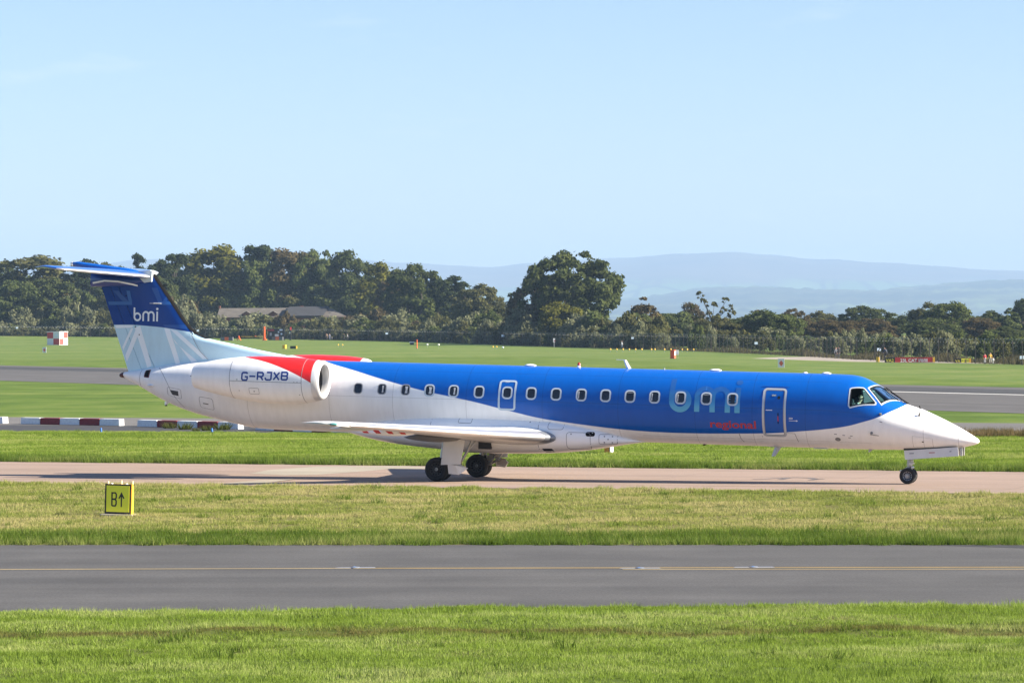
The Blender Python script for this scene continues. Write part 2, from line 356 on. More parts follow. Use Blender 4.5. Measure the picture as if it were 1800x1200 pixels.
# far field: the grass rises towards the perimeter fence, level behind it
FENCE = [(-500, 830, 2.3), (0, 800, 2.0), (250, 785, 1.45), (500, 755, 0.95), (750, 690, 0.40), (960, 600, 0.0), (1200, 500, 0.0), (1500, 378, 0.0), (1800, 326, 0.0), (2300, 270, 0.0)]
FENCE = [(a, d * K, z * (1.05 if z > .1 else 1)) for a, d, z in FENCE]
def fence_at(px):
    for (a, d0, z0), (b, d1, z1) in zip(FENCE, FENCE[1:]):
        if px <= b or b == 2300:
            t = max(0, min(1, (px - a) / (b - a))); return d0 + (d1 - d0) * t, z0 + (z1 - z0) * t
def toe(px): return min(430.0 * K, fence_at(px)[0] * 0.72)
def zg(px, d):
    fd, fz = fence_at(px); t = (d - toe(px)) / (fd - toe(px))
    if t <= 0: return 0.0
    if t >= 1: return fz + 0.0
    return fz * (0.55 * t / 0.9 if t < 0.9 else 0.55 + 0.45 * (t - 0.9) / 0.1)
def at(px, d, dz=0.0, k=None):                                   # standing point in the far field at photo column px and distance d
    d = d * (k or K); return Vector(((px - 900) / FPX * d, d, zg(px, d) + 0.006 + dz))
mb = MB(); cols = list(range(-500, 2301, 70)); vs = []
for px in cols:
    fd = fence_at(px)[0]; t0 = toe(px)
    for d in [t0, t0 + (fd - t0) * 0.3, t0 + (fd - t0) * 0.6, t0 + (fd - t0) * 0.9, t0 + (fd - t0) * 0.93, fd, fd + 60, fd + 400, fd + 1500]:
        p = at(px, d, 0, 1.0); vs.append((p.x, p.y, zg(px, d) + 0.004))
nr = 9; fs = []
for i in range(len(cols) - 1):
    for j in range(nr - 1): fs.append((i * nr + j, (i + 1) * nr + j, (i + 1) * nr + j + 1, i * nr + j + 1))
mb.add(vs, fs); o = mb.build('far_field', fieldmat('far field grass', (0.128, 0.208, 0.036), (0.225, 0.268, 0.075), 0.04), None, 60); o['kind'] = 'structure'

# the moors on the skyline
RIDGE = [(-1500, 480), (-400, 476), (0, 468), (170, 462), (240, 456), (420, 452), (620, 456), (700, 463), (800, 467), (860, 470), (940, 463), (1000, 458), (1100, 455), (1200, 449), (1290, 446), (1350, 451), (1450, 462), (1550, 470), (1650, 475), (1740, 480), (1800, 482), (2300, 488), (3400, 500)]
FORE = [(-1500, 545), (0, 540), (600, 540), (850, 538), (1100, 528), (1180, 520), (1240, 511), (1320, 509), (1420, 513), (1520, 516), (1600, 512), (1690, 507), (1800, 505), (2300, 508), (3400, 520)]
def tab(T, x):
    for (a, u), (b, w) in zip(T, T[1:]):
        if x <= b:
            t = max(0, min(1, (x - a) / (b - a))); t = t * t * (3 - 2 * t); return u + (w - u) * t
    return T[-1][1]
NXh, NYh = 260, 64
xs = np.linspace(-600, 2400, NXh); vs = []; rr = random.Random(3)
for j in range(NYh):
    d = 8500 + (23000 - 8500) * j / (NYh - 1)
    for i in range(NXh):
        px = float(xs[i]); X = (px - 900) / FPX * d
        hr = (HZ - tab(RIDGE, px)) / FPX * 21500 + 5; hf = (HZ - tab(FORE, px)) / FPX * 15000 + 5
        a = max(0.0, 1 - abs(d - 15000) / 4200); a = a * a * (3 - 2 * a)
        if d < 21500: b = max(0.0, (d - 14500) / 7000); b = b * b * (3 - 2 * b)
        else: b = 1 - (d - 21500) / 3600
        z = max(hf * a, hr * b) if d > 13000 else hf * a
        if 9000 < d < 21000: z += rr.uniform(0, 16) * (1 if d < 16500 else 0.25) + 7 * math.sin(X * 0.004 + d * 0.002) + 9 * math.sin(X * 0.0013 - d * 0.001)
        vs.append((X, d, max(0.05, z)))
hm = bpy.data.materials.new('moorland'); n, l = nodes_of(hm); b = n['Principled BSDF']; b.inputs['Roughness'].default_value = 1; b.inputs['Specular IOR Level'].default_value = 0
g = n.new('ShaderNodeNewGeometry'); sp = n.new('ShaderNodeSeparateXYZ'); l.new(g.outputs['Position'], sp.inputs[0])
mp = n.new('ShaderNodeMapping'); mp.inputs['Scale'].default_value = (0.0030, 0.0007, 0.0); l.new(g.outputs['Position'], mp.inputs[0])
vo = n.new('ShaderNodeTexVoronoi'); vo.inputs['Scale'].default_value = 1.0; l.new(mp.outputs[0], vo.inputs['Vector'])
fr = ramp(n, [(0.0, (0.03, 0.075, 0.012)), (0.5, (0.075, 0.125, 0.025)), (1.0, (0.11, 0.12, 0.04))]); l.new(vo.outputs['Color'], fr.inputs[0])
nz = n.new('ShaderNodeTexNoise'); nz.inputs['Scale'].default_value = 0.0022; nz.inputs['Detail'].default_value = 6; l.new(g.outputs['Position'], nz.inputs['Vector'])
mo = ramp(n, [(0.35, (0.045, 0.036, 0.026)), (0.65, (0.085, 0.066, 0.04))]); l.new(nz.outputs['Fac'], mo.inputs[0])
hh = n.new('ShaderNodeMath'); hh.operation = 'MULTIPLY_ADD'; hh.inputs[1].default_value = 240; l.new(nz.outputs['Fac'], hh.inputs[0]); l.new(sp.outputs['Z'], hh.inputs[2])
h1 = n.new('ShaderNodeMapRange'); h1.inputs[1].default_value = 330; h1.inputs[2].default_value = 370; l.new(hh.outputs[0], h1.inputs[0])
mx = n.new('ShaderNodeMixRGB'); l.new(h1.outputs[0], mx.inputs[0]); l.new(fr.outputs[0], mx.inputs[1]); l.new(mo.outputs[0], mx.inputs[2])
dd = n.new('ShaderNodeMath'); dd.operation = 'MULTIPLY_ADD'; dd.inputs[1].default_value = -2600; l.new(nz.outputs['Fac'], dd.inputs[0]); l.new(sp.outputs['Y'], dd.inputs[2])
vo2 = n.new('ShaderNodeTexVoronoi'); vo2.feature = 'DISTANCE_TO_EDGE'; vo2.inputs['Scale'].default_value = 1.0; l.new(mp.outputs[0], vo2.inputs['Vector'])
hg = n.new('ShaderNodeMapRange'); hg.inputs[1].default_value = 0.02; hg.inputs[2].default_value = 0.06; l.new(vo2.outputs[0], hg.inputs[0])
hgm = n.new('ShaderNodeMixRGB'); hgm.inputs[1].default_value = (0.025, 0.035, 0.012, 1); l.new(hg.outputs[0], hgm.inputs[0]); l.new(fr.outputs[0], hgm.inputs[2]); l.new(hgm.outputs[0], mx.inputs[1])
qn = n.new('ShaderNodeTexNoise'); qn.inputs['Scale'].default_value = 0.0014; qn.inputs['Detail'].default_value = 5; l.new(g.outputs['Position'], qn.inputs['Vector'])
qm = n.new('ShaderNodeMapRange'); qm.inputs[1].default_value = 0.665; qm.inputs[2].default_value = 0.69; l.new(qn.outputs['Fac'], qm.inputs[0])
wd_ = ramp(n, [(0.40, (0.014, 0.022, 0.010)), (0.55, (0.045, 0.050, 0.022)), (0.66, (0.10, 0.13, 0.04))]); l.new(nz.outputs['Fac'], wd_.inputs[0])
wq = n.new('ShaderNodeMixRGB'); wq.inputs[2].default_value = (0.16, 0.125, 0.09, 1); l.new(qm.outputs[0], wq.inputs[0]); l.new(wd_.outputs[0], wq.inputs[1])
d1 = n.new('ShaderNodeMapRange'); d1.inputs[1].default_value = 14400; d1.inputs[2].default_value = 13000; l.new(dd.outputs[0], d1.inputs[0])
mx2 = n.new('ShaderNodeMixRGB'); l.new(wq.outputs[0], mx2.inputs[2]); l.new(d1.outputs[0], mx2.inputs[0]); l.new(mx.outputs[0], mx2.inputs[1]); l.new(mx2.outputs[0], b.inputs['Base Color'])
me = bpy.data.meshes.new('hills'); me.from_pydata(vs, [], [(j * NXh + i, j * NXh + i + 1, (j + 1) * NXh + i + 1, (j + 1) * NXh + i) for j in range(NYh - 1) for i in range(NXh - 1)])
me.materials.append(hm); me.shade_smooth(); o = link('hills', me); o['kind'] = 'structure'
# ------------------------------------------------------------------ the aircraft (x forward from the main wheels, y to its left, z up)
def pchip(pts):
    pts=sorted(pts); X=[p[0] for p in pts]; Y=[p[1] for p in pts]; n=len(X)
    h=[X[i+1]-X[i] for i in range(n-1)]; d=[(Y[i+1]-Y[i])/h[i] for i in range(n-1)]
    m=[0.0]*n; m[0]=d[0]; m[-1]=d[-1]
    for i in range(1,n-1):
        if d[i-1]*d[i]>0:
            w1=2*h[i]+h[i-1]; w2=h[i]+2*h[i-1]; m[i]=(w1+w2)/(w1/d[i-1]+w2/d[i])
    def f(x):
        if x<=X[0]: return Y[0]
        if x>=X[-1]: return Y[-1]
        lo,hi=0,n-1
        while hi-lo>1:
            k=(lo+hi)//2
            if X[k]<=x: lo=k
            else: hi=k
        t=(x-X[lo])/h[lo]; a=h[lo]
        return ((1+2*t)*(1-t)**2*Y[lo]+t*(1-t)**2*a*m[lo]+t*t*(3-2*t)*Y[lo+1]+t*t*(t-1)*a*m[lo+1])
    return f
X0,X1=-11.70,16.553
TOP=pchip([(-11.70,3.10),(-11.06,3.20),(-10.05,3.385),(-9.1,3.514),(-8.04,3.597),(-7.0,3.637),(-5.2,3.66),(11.9,3.66),(12.6,3.645),(12.874,3.605),(13.14,3.51),(13.336,3.412),(13.531,3.313),(13.757,3.155),(14.01,2.985),(14.206,2.862),(14.341,2.79),(14.759,2.668),(15.171,2.499),(15.556,2.325),(15.914,2.15),(16.202,1.995),(16.394,1.878),(16.524,1.785),(16.553,1.73)])
BOT=pchip([(-11.70,2.93),(-11.26,2.725),(-10.71,2.44),(-10.17,2.182),(-9.617,1.973),(-9.03,1.806),(-8.27,1.641),(-7.62,1.512),(-6.935,1.405),(-6.0,1.374),(-5,1.372),(11.9,1.374),(13.2,1.385),(14.24,1.405),(14.72,1.43),(15.4,1.475),(16.06,1.545),(16.366,1.617),(16.5,1.667),(16.553,1.73)])
WID=pchip([(-11.70,.10),(-11.26,.25),(-10.71,.42),(-10.17,.56),(-9.6,.68),(-9.03,.79),(-8.27,.90),(-7.62,.98),(-6.93,1.06),(-6.0,1.12),(-5,1.14),(11.9,1.14),(12.6,1.13),(13.1,1.10),(13.6,1.04),(14.2,.92),(14.8,.77),(15.4,.60),(15.9,.43),(16.2,.31),(16.4,.205),(16.51,.11),(16.553,.0)])
ZC=pchip([(-11.70,3.02),(-10.7,2.90),(-9,2.73),(-7,2.58),(-5,2.516),(11.9,2.516),(13,2.45),(14,2.25),(15,2.02),(16,1.82),(16.553,1.73)])
def fsec(x): return TOP(x),BOT(x),WID(x),ZC(x)
def fpt(x,th,off=0.0,side=-1):
    # th radians from -pi/2 (keel) to pi/2 (crown); side -1 = right (near) side
    t,b,w,c=fsec(x); s,co=math.sin(th),math.cos(th)
    h=(t-c) if s>=0 else (c-b)
    y=w*co; z=c+h*s
    if off:
        nz=s/max(h,.02); ny=co/max(w,.02); l=math.hypot(nz,ny); y+=off*ny/l; z+=off*nz/l
    return (x,side*y,z)
def th_of_z(x,z):
    t,b,w,c=fsec(x); h=(t-c) if z>=c else (c-b)
    return math.asin(max(-1,min(1,(z-c)/max(h,1e-4))))
PIT = R(1.5)
Zv = Vector((0, 0, 1))
Xa = Fv * math.cos(PIT) - Zv * math.sin(PIT); Za = Fv * math.sin(PIT) + Zv * math.cos(PIT)
AC = link('aircraft', None)
AC.matrix_world = Matrix.Translation(MG + Vector((0, 0, .004))) @ Matrix((Xa, Lv, Za)).transposed().to_4x4()
tag(AC, 'blue and white twin-engine T-tail airliner standing on the pink taxiway', 'aircraft')

def curve_paint(name, table, xr, zr, above, below, coat=0.2, rough=0.30, soft=0.006, spec=0.25):
    """two-tone paint: colour 'above' where z lies above the line table(x), 'below' elsewhere"""
    m = bpy.data.materials.new(name); n, l = nodes_of(m); b = n['Principled BSDF']
    b.inputs['Roughness'].default_value = rough; b.inputs['Coat Weight'].default_value = coat; b.inputs['Coat Roughness'].default_value = 0.07; b.inputs['Specular IOR Level'].default_value = spec
    tc = n.new('ShaderNodeTexCoord'); s = n.new('ShaderNodeSeparateXYZ'); l.new(tc.outputs['Object'], s.inputs[0])
    mr = n.new('ShaderNodeMapRange'); mr.inputs[1].default_value = xr[0]; mr.inputs[2].default_value = xr[1]; l.new(s.outputs['X'], mr.inputs[0])
    fc = n.new('ShaderNodeFloatCurve'); cv = fc.mapping.curves[0]; pts = sorted(((x - xr[0]) / (xr[1] - xr[0]), (z - zr[0]) / (zr[1] - zr[0])) for x, z in table)
    cv.points[0].location = (0, pts[0][1]); cv.points[1].location = (1, pts[-1][1])
    for x, z in pts:
        if 0.001 < x < 0.999: cv.points.new(x, z)
    fc.mapping.update(); l.new(mr.outputs[0], fc.inputs['Value'])
    zz = n.new('ShaderNodeMapRange'); zz.inputs[1].default_value = zr[0]; zz.inputs[2].default_value = zr[1]; zz.clamp = False; l.new(s.outputs['Z'], zz.inputs[0])
    sb = n.new('ShaderNodeMath'); sb.operation = 'SUBTRACT'; l.new(zz.outputs[0], sb.inputs[0]); l.new(fc.outputs[0], sb.inputs[1])
    st = n.new('ShaderNodeMapRange'); st.inputs[1].default_value = -soft; st.inputs[2].default_value = soft; l.new(sb.outputs[0], st.inputs[0])
    # grime: faint vertical streaks and blotches with the paint
    mp = n.new('ShaderNodeMapping'); mp.inputs['Scale'].default_value = (3.0, 1.0, 0.6); l.new(tc.outputs['Object'], mp.inputs[0])
    nz = n.new('ShaderNodeTexNoise'); nz.inputs['Scale'].default_value = 2.0; nz.inputs['Detail'].default_value = 8; l.new(mp.outputs[0], nz.inputs['Vector'])
    g = n.new('ShaderNodeMapRange'); g.inputs[1].default_value = 0.35; g.inputs[2].default_value = 0.7; g.inputs[3].default_value = 1.0; g.inputs[4].default_value = 0.93; l.new(nz.outputs['Fac'], g.inputs[0])
    mx = n.new('ShaderNodeMixRGB'); mx.inputs[1].default_value = (*below, 1); mx.inputs[2].default_value = (*above, 1); l.new(st.outputs[0], mx.inputs[0])
    vm = n.new('ShaderNodeVectorMath'); vm.operation = 'SCALE'; l.new(mx.outputs[0], vm.inputs[0]); l.new(g.outputs[0], vm.inputs['Scale']); l.new(vm.outputs[0], b.inputs['Base Color'])
    return m
WHITE = (0.86, 0.86, 0.86); BLUE = (0.001, 0.092, 0.42); NAVY = (0.003, 0.045, 0.25); SKYB = (0.52, 0.72, 0.82)
PAINT = [(14.42, 2.9), (14.332, 2.793), (14.181, 2.691), (13.903, 2.554), (13.565, 2.386), (13.105, 2.235), (12.652, 2.106), (11.944, 1.989), (11.233, 1.908), (10.266, 1.817), (9.314, 1.774), (7.635, 1.731), (6.657, 1.737), (5.844, 1.769), (5.212, 1.812), (4.489, 1.88), (3.763, 1.957), (2.942, 2.063), (2.21, 2.21), (1.637, 2.333), (0.851, 2.504), (0.035, 2.649), (-0.889, 2.813), (-1.676, 2.983), (-2.587, 3.196), (-3.391, 3.39), (-4.291, 3.581), (-4.7, 3.68), (-5.2, 3.85)]
M_FUS = curve_paint('fuselage paint', PAINT + [(16.6, 3.9), (14.9, 3.5), (-12, 3.95)], (-12, 17), (1, 4), BLUE, WHITE, soft=0.003)
M_WHITE = pbr('white aircraft paint', WHITE, 0.32, 0, 0.03, 1.5, coat=0.6)
M_DARK = pbr('dark interior', (0.025, 0.026, 0.03), 0.8)
M_LINE = pbr('panel gap', (0.24, 0.24, 0.26), 0.8)
M_GREYF = pbr('grey frame metal', (0.50, 0.53, 0.56), 0.4, 0.3)
M_BLACK = pbr('black rubber boot', (0.006, 0.006, 0.007), 0.8, spec=0.12)
M_TYRE = pbr('tyre rubber', (0.016, 0.016, 0.017), 0.85, 0, 0.2, 8)
M_RIM = pbr('wheel alloy', (0.42, 0.42, 0.43), 0.45, 0.6)
M_STEEL = pbr('gear steel', (0.38, 0.38, 0.37), 0.4, 0.7, 0.15, 6)
M_POL = pbr('polished leading edge', (0.80, 0.80, 0.81), 0.33, 0.85)
M_WING = pbr('grey wing paint', (0.56, 0.57, 0.58), 0.42, 0.1, 0.06, 1.2, coat=0.2)
M_RED = pbr('red paint', (0.60, 0.018, 0.018), 0.35, coat=0.5)
M_PANE = pbr('dark cabin window', (0.010, 0.014, 0.022), 0.06, 0, coat=0.3)
M_BLIND = pbr('window blind', (0.55, 0.55, 0.55), 0.6)
M_NAVYL = pbr('navy lettering', (0.012, 0.045, 0.24), 0.35)
M_OFFW = pbr('white lettering', (0.74, 0.78, 0.82), 0.35)

# fuselage skin: built in (station, angle) space so that window openings can be cut out of it, then wrapped
def phipt(x, ph, off=0.0):
    return fpt(x, ph, off, -1) if ph <= math.pi / 2 else fpt(x, math.pi - ph, off, 1)
WS = [(13.27, 54.5), (13.50, 84.0), (14.17, 84.0), (13.68, 34.0)]
SW = [(12.75, 40.5), (12.78, 42), (13.10, 48.5), (13.14, 47.5), (13.50, 30.0), (13.495, 27.5), (13.47, 26.3), (12.78, 12.0), (12.755, 13.5)]
def rad(p): return [(x, R(t)) for x, t in p]
HOLES = [rad(WS), rad(SW)]; HOLES += [[(x, math.pi - t) for x, t in p] for p in HOLES]
def inside(p, poly):
    s = 0
    for i in range(len(poly)):
        a, b = poly[i], poly[(i + 1) % len(poly)]; c = (b[0] - a[0]) * (p[1] - a[1]) - (b[1] - a[1]) * (p[0] - a[0])
        if abs(c) < 1e-12: continue
        if s == 0: s = 1 if c > 0 else -1
        elif (c > 0) != (s > 0): return False
    return True
xs_ = [X0 + 0.22 * i for i in range(int((11.5 - X0) / 0.22) + 1)] + [11.6 + 0.1 * i for i in range(40)] + [15.6, 15.7, 15.8, 15.9, 16.0, 16.1, 16.2, 16.3, 16.38, 16.44, 16.49, 16.52, 16.54, 16.55]
NT = 56
bm = bmesh.new(); gv = [[bm.verts.new((x, -math.pi / 2 + 2 * math.pi * j / NT, 0)) for j in range(NT + 1)] for x in xs_]
for i in range(len(xs_) - 1):
    for j in range(NT): bm.faces.new((gv[i][j], gv[i + 1][j], gv[i + 1][j + 1], gv[i][j + 1]))
for H in HOLES:
    x0, x1 = min(p[0] for p in H) - .01, max(p[0] for p in H) + .01; y0, y1 = min(p[1] for p in H) - .01, max(p[1] for p in H) + .01
    fs = [f for f in bm.faces if any(True for v in f.verts) and min(v.co.x for v in f.verts) < x1 and max(v.co.x for v in f.verts) > x0 and min(v.co.y for v in f.verts) < y1 and max(v.co.y for v in f.verts) > y0]
    for i in range(len(H)):
        a, b = H[i], H[(i + 1) % len(H)]
        geom = list({v for f in fs for v in f.verts}) + list({e for f in fs for e in f.edges}) + fs
        r = bmesh.ops.bisect_plane(bm, geom=geom, plane_co=(a[0], a[1], 0), plane_no=(-(b[1] - a[1]), b[0] - a[0], 0), dist=1e-5)
        fs = [g for g in r['geom'] if isinstance(g, bmesh.types.BMFace)]
    kill = [f for f in fs if inside(f.calc_center_median().to_2d(), H)]
    bmesh.ops.delete(bm, geom=kill, context='FACES')
bl = bm.copy()
def wrap(bm, off, name, mat, parent, flip=False):
    for v in bm.verts: v.co = phipt(v.co.x, v.co.y, off)
    bmesh.ops.remove_doubles(bm, verts=bm.verts[:], dist=1e-4)
    me = bpy.data.meshes.new(name); bm.to_mesh(me); bm.free(); me.materials.append(mat); me.shade_smooth()
    return link(name, me, parent)
bmesh.ops.delete(bl, geom=[f for f in bl.faces if not (12.2 < f.calc_center_median().x < 14.55)], context='FACES')
fuselage = wrap(bm, 0, 'fuselage', M_FUS, AC)
wrap(bl, -0.05, 'cockpit_lining', M_DARK, fuselage)
# tail end: rear navigation lamp
mb = MB(); mb.lathe([(0.0, 0.10), (0.10, 0.085), (0.17, 0.05), (0.19, 0.0)], (-11.69, 0, 3.01), (-1, 0, -0.12), 16); mb.build('tail_lamp', pbr('dark red lens', (0.06, 0.008, 0.008), 0.2), AC, 40)

SX = lambda off: (lambda x, s: Vector(fpt(x, s / 1.14, off, -1)))    # near-side mapping in station and girth metres
SXL = lambda off: (lambda x, s: Vector(fpt(x, s / 1.14, off, 1)))
def S(deg): return R(deg) * 1.14
# glazing
gm = bpy.data.materials.new('windscreen glass'); n, l = nodes_of(gm); n.remove(n['Principled BSDF'])
tr = n.new('ShaderNodeBsdfTransparent'); tr.inputs[0].default_value = (0.62, 0.92, 0.92, 1); gl = n.new('ShaderNodeBsdfGlossy'); gl.inputs['Roughness'].default_value = 0.03; gl.inputs[0].default_value = (0.75, 0.95, 0.97, 1)
lw = n.new('ShaderNodeLayerWeight'); lw.inputs[0].default_value = 0.12; mx = n.new('ShaderNodeMixShader'); l.new(lw.outputs['Fresnel'], mx.inputs[0]); l.new(tr.outputs[0], mx.inputs[1]); l.new(gl.outputs[0], mx.inputs[2]); l.new(mx.outputs[0], n['Material Output'].inputs[0])
def offpoly(p, d):
    n = len(p); out = []; A = sum(p[i][0] * p[(i + 1) % n][1] - p[(i + 1) % n][0] * p[i][1] for i in range(n)); sg = 1 if A > 0 else -1
    for i in range(n):
        a, b, c = Vector(p[i - 1]), Vector(p[i]), Vector(p[(i + 1) % n]); e1 = (b - a).normalized(); e2 = (c - b).normalized()
        n1 = Vector((e1.y, -e1.x)) * sg; n2 = Vector((e2.y, -e2.x)) * sg; k = (n1 + n2); k = k / max(0.5, k.length_squared / 2)
        q = b + k * d; out.append((q.x, q.y))
    return out
for mapf, nm in ((SX, ''), (SXL, '')):
    for P in (WS, SW):
        q = [(x, S(t)) for x, t in P]
        w = decal('windscreen' if P is WS else 'side_window', [q], mapf(-0.012), gm, AC, 0.08)
        decal('window_frame', ring(offpoly(q, 0.05), offpoly(q, -0.012)), mapf(0.006), M_GREYF, w, 0.08)
        decal('window_seal', ring(offpoly(q, 0.004), offpoly(q, -0.03)), mapf(0.009), M_BLACK, w, 0.08)
# cockpit fittings seen through the glass
mb = MB(); mb.box((12.25, 0, 2.48), (0.06, 1.5, 1.5)); mb.box((13.0, 0, 1.95), (1.5, 1.5, 0.08)); mb.box((13.72, 0, 2.50), (0.45, 1.3, 0.36)); mb.build('cockpit_interior', M_DARK, AC)
for y in (-0.5, 0.5):
    s = MB(); s.box((12.72, y, 2.42), (0.12, 0.46, 0.75)); s.box((12.95, y, 2.1), (0.5, 0.46, 0.14)); s.box((12.70, y, 2.86), (0.1, 0.26, 0.16)); s.build('pilot_seat', pbr('seat cloth', (0.05, 0.05, 0.06), 0.9), AC)
# windscreen wipers
for sd in (-1, 1):
    mb = MB(); mb.tube([Vector(fpt(14.36, R(80), .03, sd)), Vector(fpt(14.15, R(82), .045, sd)), Vector(fpt(13.62, R(80), .04, sd))], 0.014, 6); mb.tube([Vector(fpt(14.30, R(72), .04, sd)), Vector(fpt(13.75, R(74), .035, sd))], 0.012, 6)
    mb.build('wiper', M_BLACK, AC)

# cabin windows
WX = [-3.079, -2.274, -1.48, -0.68, 0.121, 0.965, 1.893, 2.679, 3.491, 4.309, 5.091, 5.876, 6.662, 7.486, 8.301, 9.126]
wc = S(15.8)
M_FRB = pbr('pale window frame', (0.50, 0.56, 0.62), 0.4); M_FRW = pbr('grey window frame', (0.33, 0.34, 0.36), 0.5)
for sd, mapf in ((-1, SX), (1, SXL)):
    rnd = random.Random(5)
    for i, x in enumerate(WX):
        a = rrect(x - .128, x + .128, wc - .158, wc + .158, .085)
        w = decal('cabin_window', [a], mapf(0.004), M_PANE, AC, 0.07)
        k = 0.045 if i > 2 else 0.022
        decal('window_frame', ring(offpoly(a, k), offpoly(a, -0.006)), mapf(0.010), M_FRB if i > 2 else M_FRW, w, 0.07)
        if sd < 0 and i in (1, 2, 3, 4, 9, 12, 13):
            bx = x + (0.03 if i < 5 else -0.085); ww = (0.030, 0.05, 0.055, 0.035)[(i - 1) % 4] if i < 5 else 0.022
            decal('window_blind', [[(bx - ww, wc - .11), (bx + ww * .8, wc - .11), (bx + ww * .6, wc), (bx + ww, wc + .11), (bx - ww, wc + .11), (bx - ww * .5, wc)]], mapf(0.006), M_BLIND, w, 0.07)
        elif rnd.random() < 0.6:
            decal('window_blind', [[(x - .10, wc + .10), (x + .10, wc + .10), (x + .085, wc + .135), (x - .085, wc + .135)]], mapf(0.006), pbr('shaded blind', (0.22, 0.22, 0.23), 0.6), w, 0.07)
# over-wing exit and service door
for mapf in (SX, SXL):
    e = rrect(1.60, 2.18, S(-12.4), S(37.5), 0.11)
    w = decal('exit_outline', ring(e, offpoly(e, -0.065)), mapf(0.006), pbr('pale blue outline', (0.42, 0.52, 0.62), 0.4), AC, 0.06)
    ps, tw = text_polys('EXIT', 0.075); decal('exit_lettering', [[(x + 1.79, y + S(33.0)) for x, y in p] for p in ps], mapf(0.006), M_OFFW, w, 0.05)
for mapf in (SX,):
    e = rrect(10.06, 10.80, S(-44.5), S(36.5), 0.13)
    w = decal('service_door', ring(e, offpoly(e, -0.065)), mapf(0.008), M_GREYF, AC, 0.06)
    decal('door_gap', ring(offpoly(e, -0.068), offpoly(e, -0.085)), mapf(0.004), M_LINE, w, 0.06)
    decal('porthole', [arc(10.565, S(20.4), .048, .055, 0, 360, 16)[:-1]], mapf(0.005), M_PANE, w, 0.05)
    decal('door_sign', [[(10.34, S(22.5)), (10.48, S(22.5)), (10.48, S(25.5)), (10.34, S(25.5))]], mapf(0.005), pbr('sign grey', (0.16, 0.20, 0.24), 0.5), w, 0.05)
    ps, tw = text_polys('EXIT', 0.05); decal('exit_lettering', [[(x + 10.352, y + S(23.1)) for x, y in p] for p in ps], mapf(0.007), M_OFFW, w, 0.05)
    decal('door_handle', [[(10.545, S(-20)), (10.575, S(-20)), (10.575, S(-3)), (10.545, S(-3))]], mapf(0.006), M_BLACK, w, 0.05)
    decal('handle_mark', [[(10.55, S(-16)), (10.57, S(-16)), (10.57, S(-8)), (10.55, S(-8))]], mapf(0.008), M_RED, w, 0.05)
    decal('grip', [[(10.18, S(.2)), (10.38, S(.2)), (10.38, S(1.4)), (10.18, S(1.4))]], mapf(0.006), M_OFFW, w, 0.05)
    decal('rain_gutter', [[(10.0, S(38.4)), (10.86, S(38.4)), (10.84, S(39.6)), (10.02, S(39.6))]], mapf(0.012), pbr('navy gutter', NAVY, 0.4), w, 0.06)
    decal('door_arrow', stroke([(10.90, S(-14.6)), (11.14, S(-14.6))], .014) + [[(11.12, S(-15.9)), (11.18, S(-14.6)), (11.12, S(-13.3))]], mapf(0.005), M_OFFW, w, 0.05)
    decal('door_note', [[(10.90 + .03 * i, S(-12.2)), (10.918 + .03 * i, S(-12.2)), (10.922 + .03 * i, S(-9.8)), (10.904 + .03 * i, S(-9.8))] for i in range(4)], mapf(0.005), M_OFFW, w, 0.05)

# faint skin seams round the barrel and along the laps
sm = bpy.data.materials.new('skin seam'); n, l = nodes_of(sm); b = n['Principled BSDF']; b.inputs['Base Color'].default_value = (.03, .035, .05, 1); b.inputs['Roughness'].default_value = .8
tr = n.new('ShaderNodeBsdfTransparent'); mx = n.new('ShaderNodeMixShader'); mx.inputs[0].default_value = .30; l.new(tr.outputs[0], mx.inputs[1]); l.new(b.outputs[0], mx.inputs[2]); l.new(mx.outputs[0], n['Material Output'].inputs[0])
for x in (-6.9, -4.05, -1.9, .55, 3.05, 5.5, 7.95, 9.75, 11.4, 14.95): decal('skin_seam', [[(x - .007, S(-86)), (x + .007, S(-86)), (x + .007, S(86)), (x - .007, S(86))]], SX(.0016), sm, fuselage, (.2, .10))
for t, xa, xb in ((52, -4.2, 12.4), (3, -6.5, 13.0), (-52, 6.2, 13.4)): decal('skin_seam', [[(xa, S(t) - .006), (xb, S(t) - .006), (xb, S(t) + .006), (xa, S(t) + .006)]], SX(.0018), sm, fuselage, .4)

# titles
def bmi(w=0.165):
    b1 = [(7.2025, .985), (7.2025, .236)]; bowl = arc(7.478, .236, .275, .285, 180, -180, 32)
    out = [stroke(b1, w), stroke(bowl, w)]
    for x0, x1 in ((8.0125, 8.4985), (8.4985, 8.9755)):
        out.append(stroke([(x0, -.10), (x0, .40)] + arc((x0 + x1) / 2, .40, (x1 - x0) / 2, .245, 180, 0, 16) + [(x1, -.10)], w))
    out.append(stroke([(9.2815, -.10), (9.2815, .70)], w)); out.append([arc(9.2815, .905, .105, .10, 0, 360, 20)[:-1]])
    return out
tm = bpy.data.materials.new('fading title paint'); n, l = nodes_of(tm); b = n['Principled BSDF']; b.inputs['Roughness'].default_value = 0.32; b.inputs['Coat Weight'].default_value = 0.6
tc = n.new('ShaderNodeTexCoord'); s_ = n.new('ShaderNodeSeparateXYZ'); l.new(tc.outputs['Object'], s_.inputs[0]); mr = n.new('ShaderNodeMapRange'); mr.inputs[1].default_value = 2.38; mr.inputs[2].default_value = 3.30; l.new(s_.outputs['Z'], mr.inputs[0])
rp = ramp(n, [(0.0, (0.11, 0.44, 0.60)), (0.30, (0.045, 0.29, 0.56)), (0.75, (0.014, 0.105, 0.36)), (1.0, (0.014, 0.082, 0.30))]); l.new(mr.outputs[0], rp.inputs[0]); l.new(rp.outputs[0], b.inputs['Base Color'])
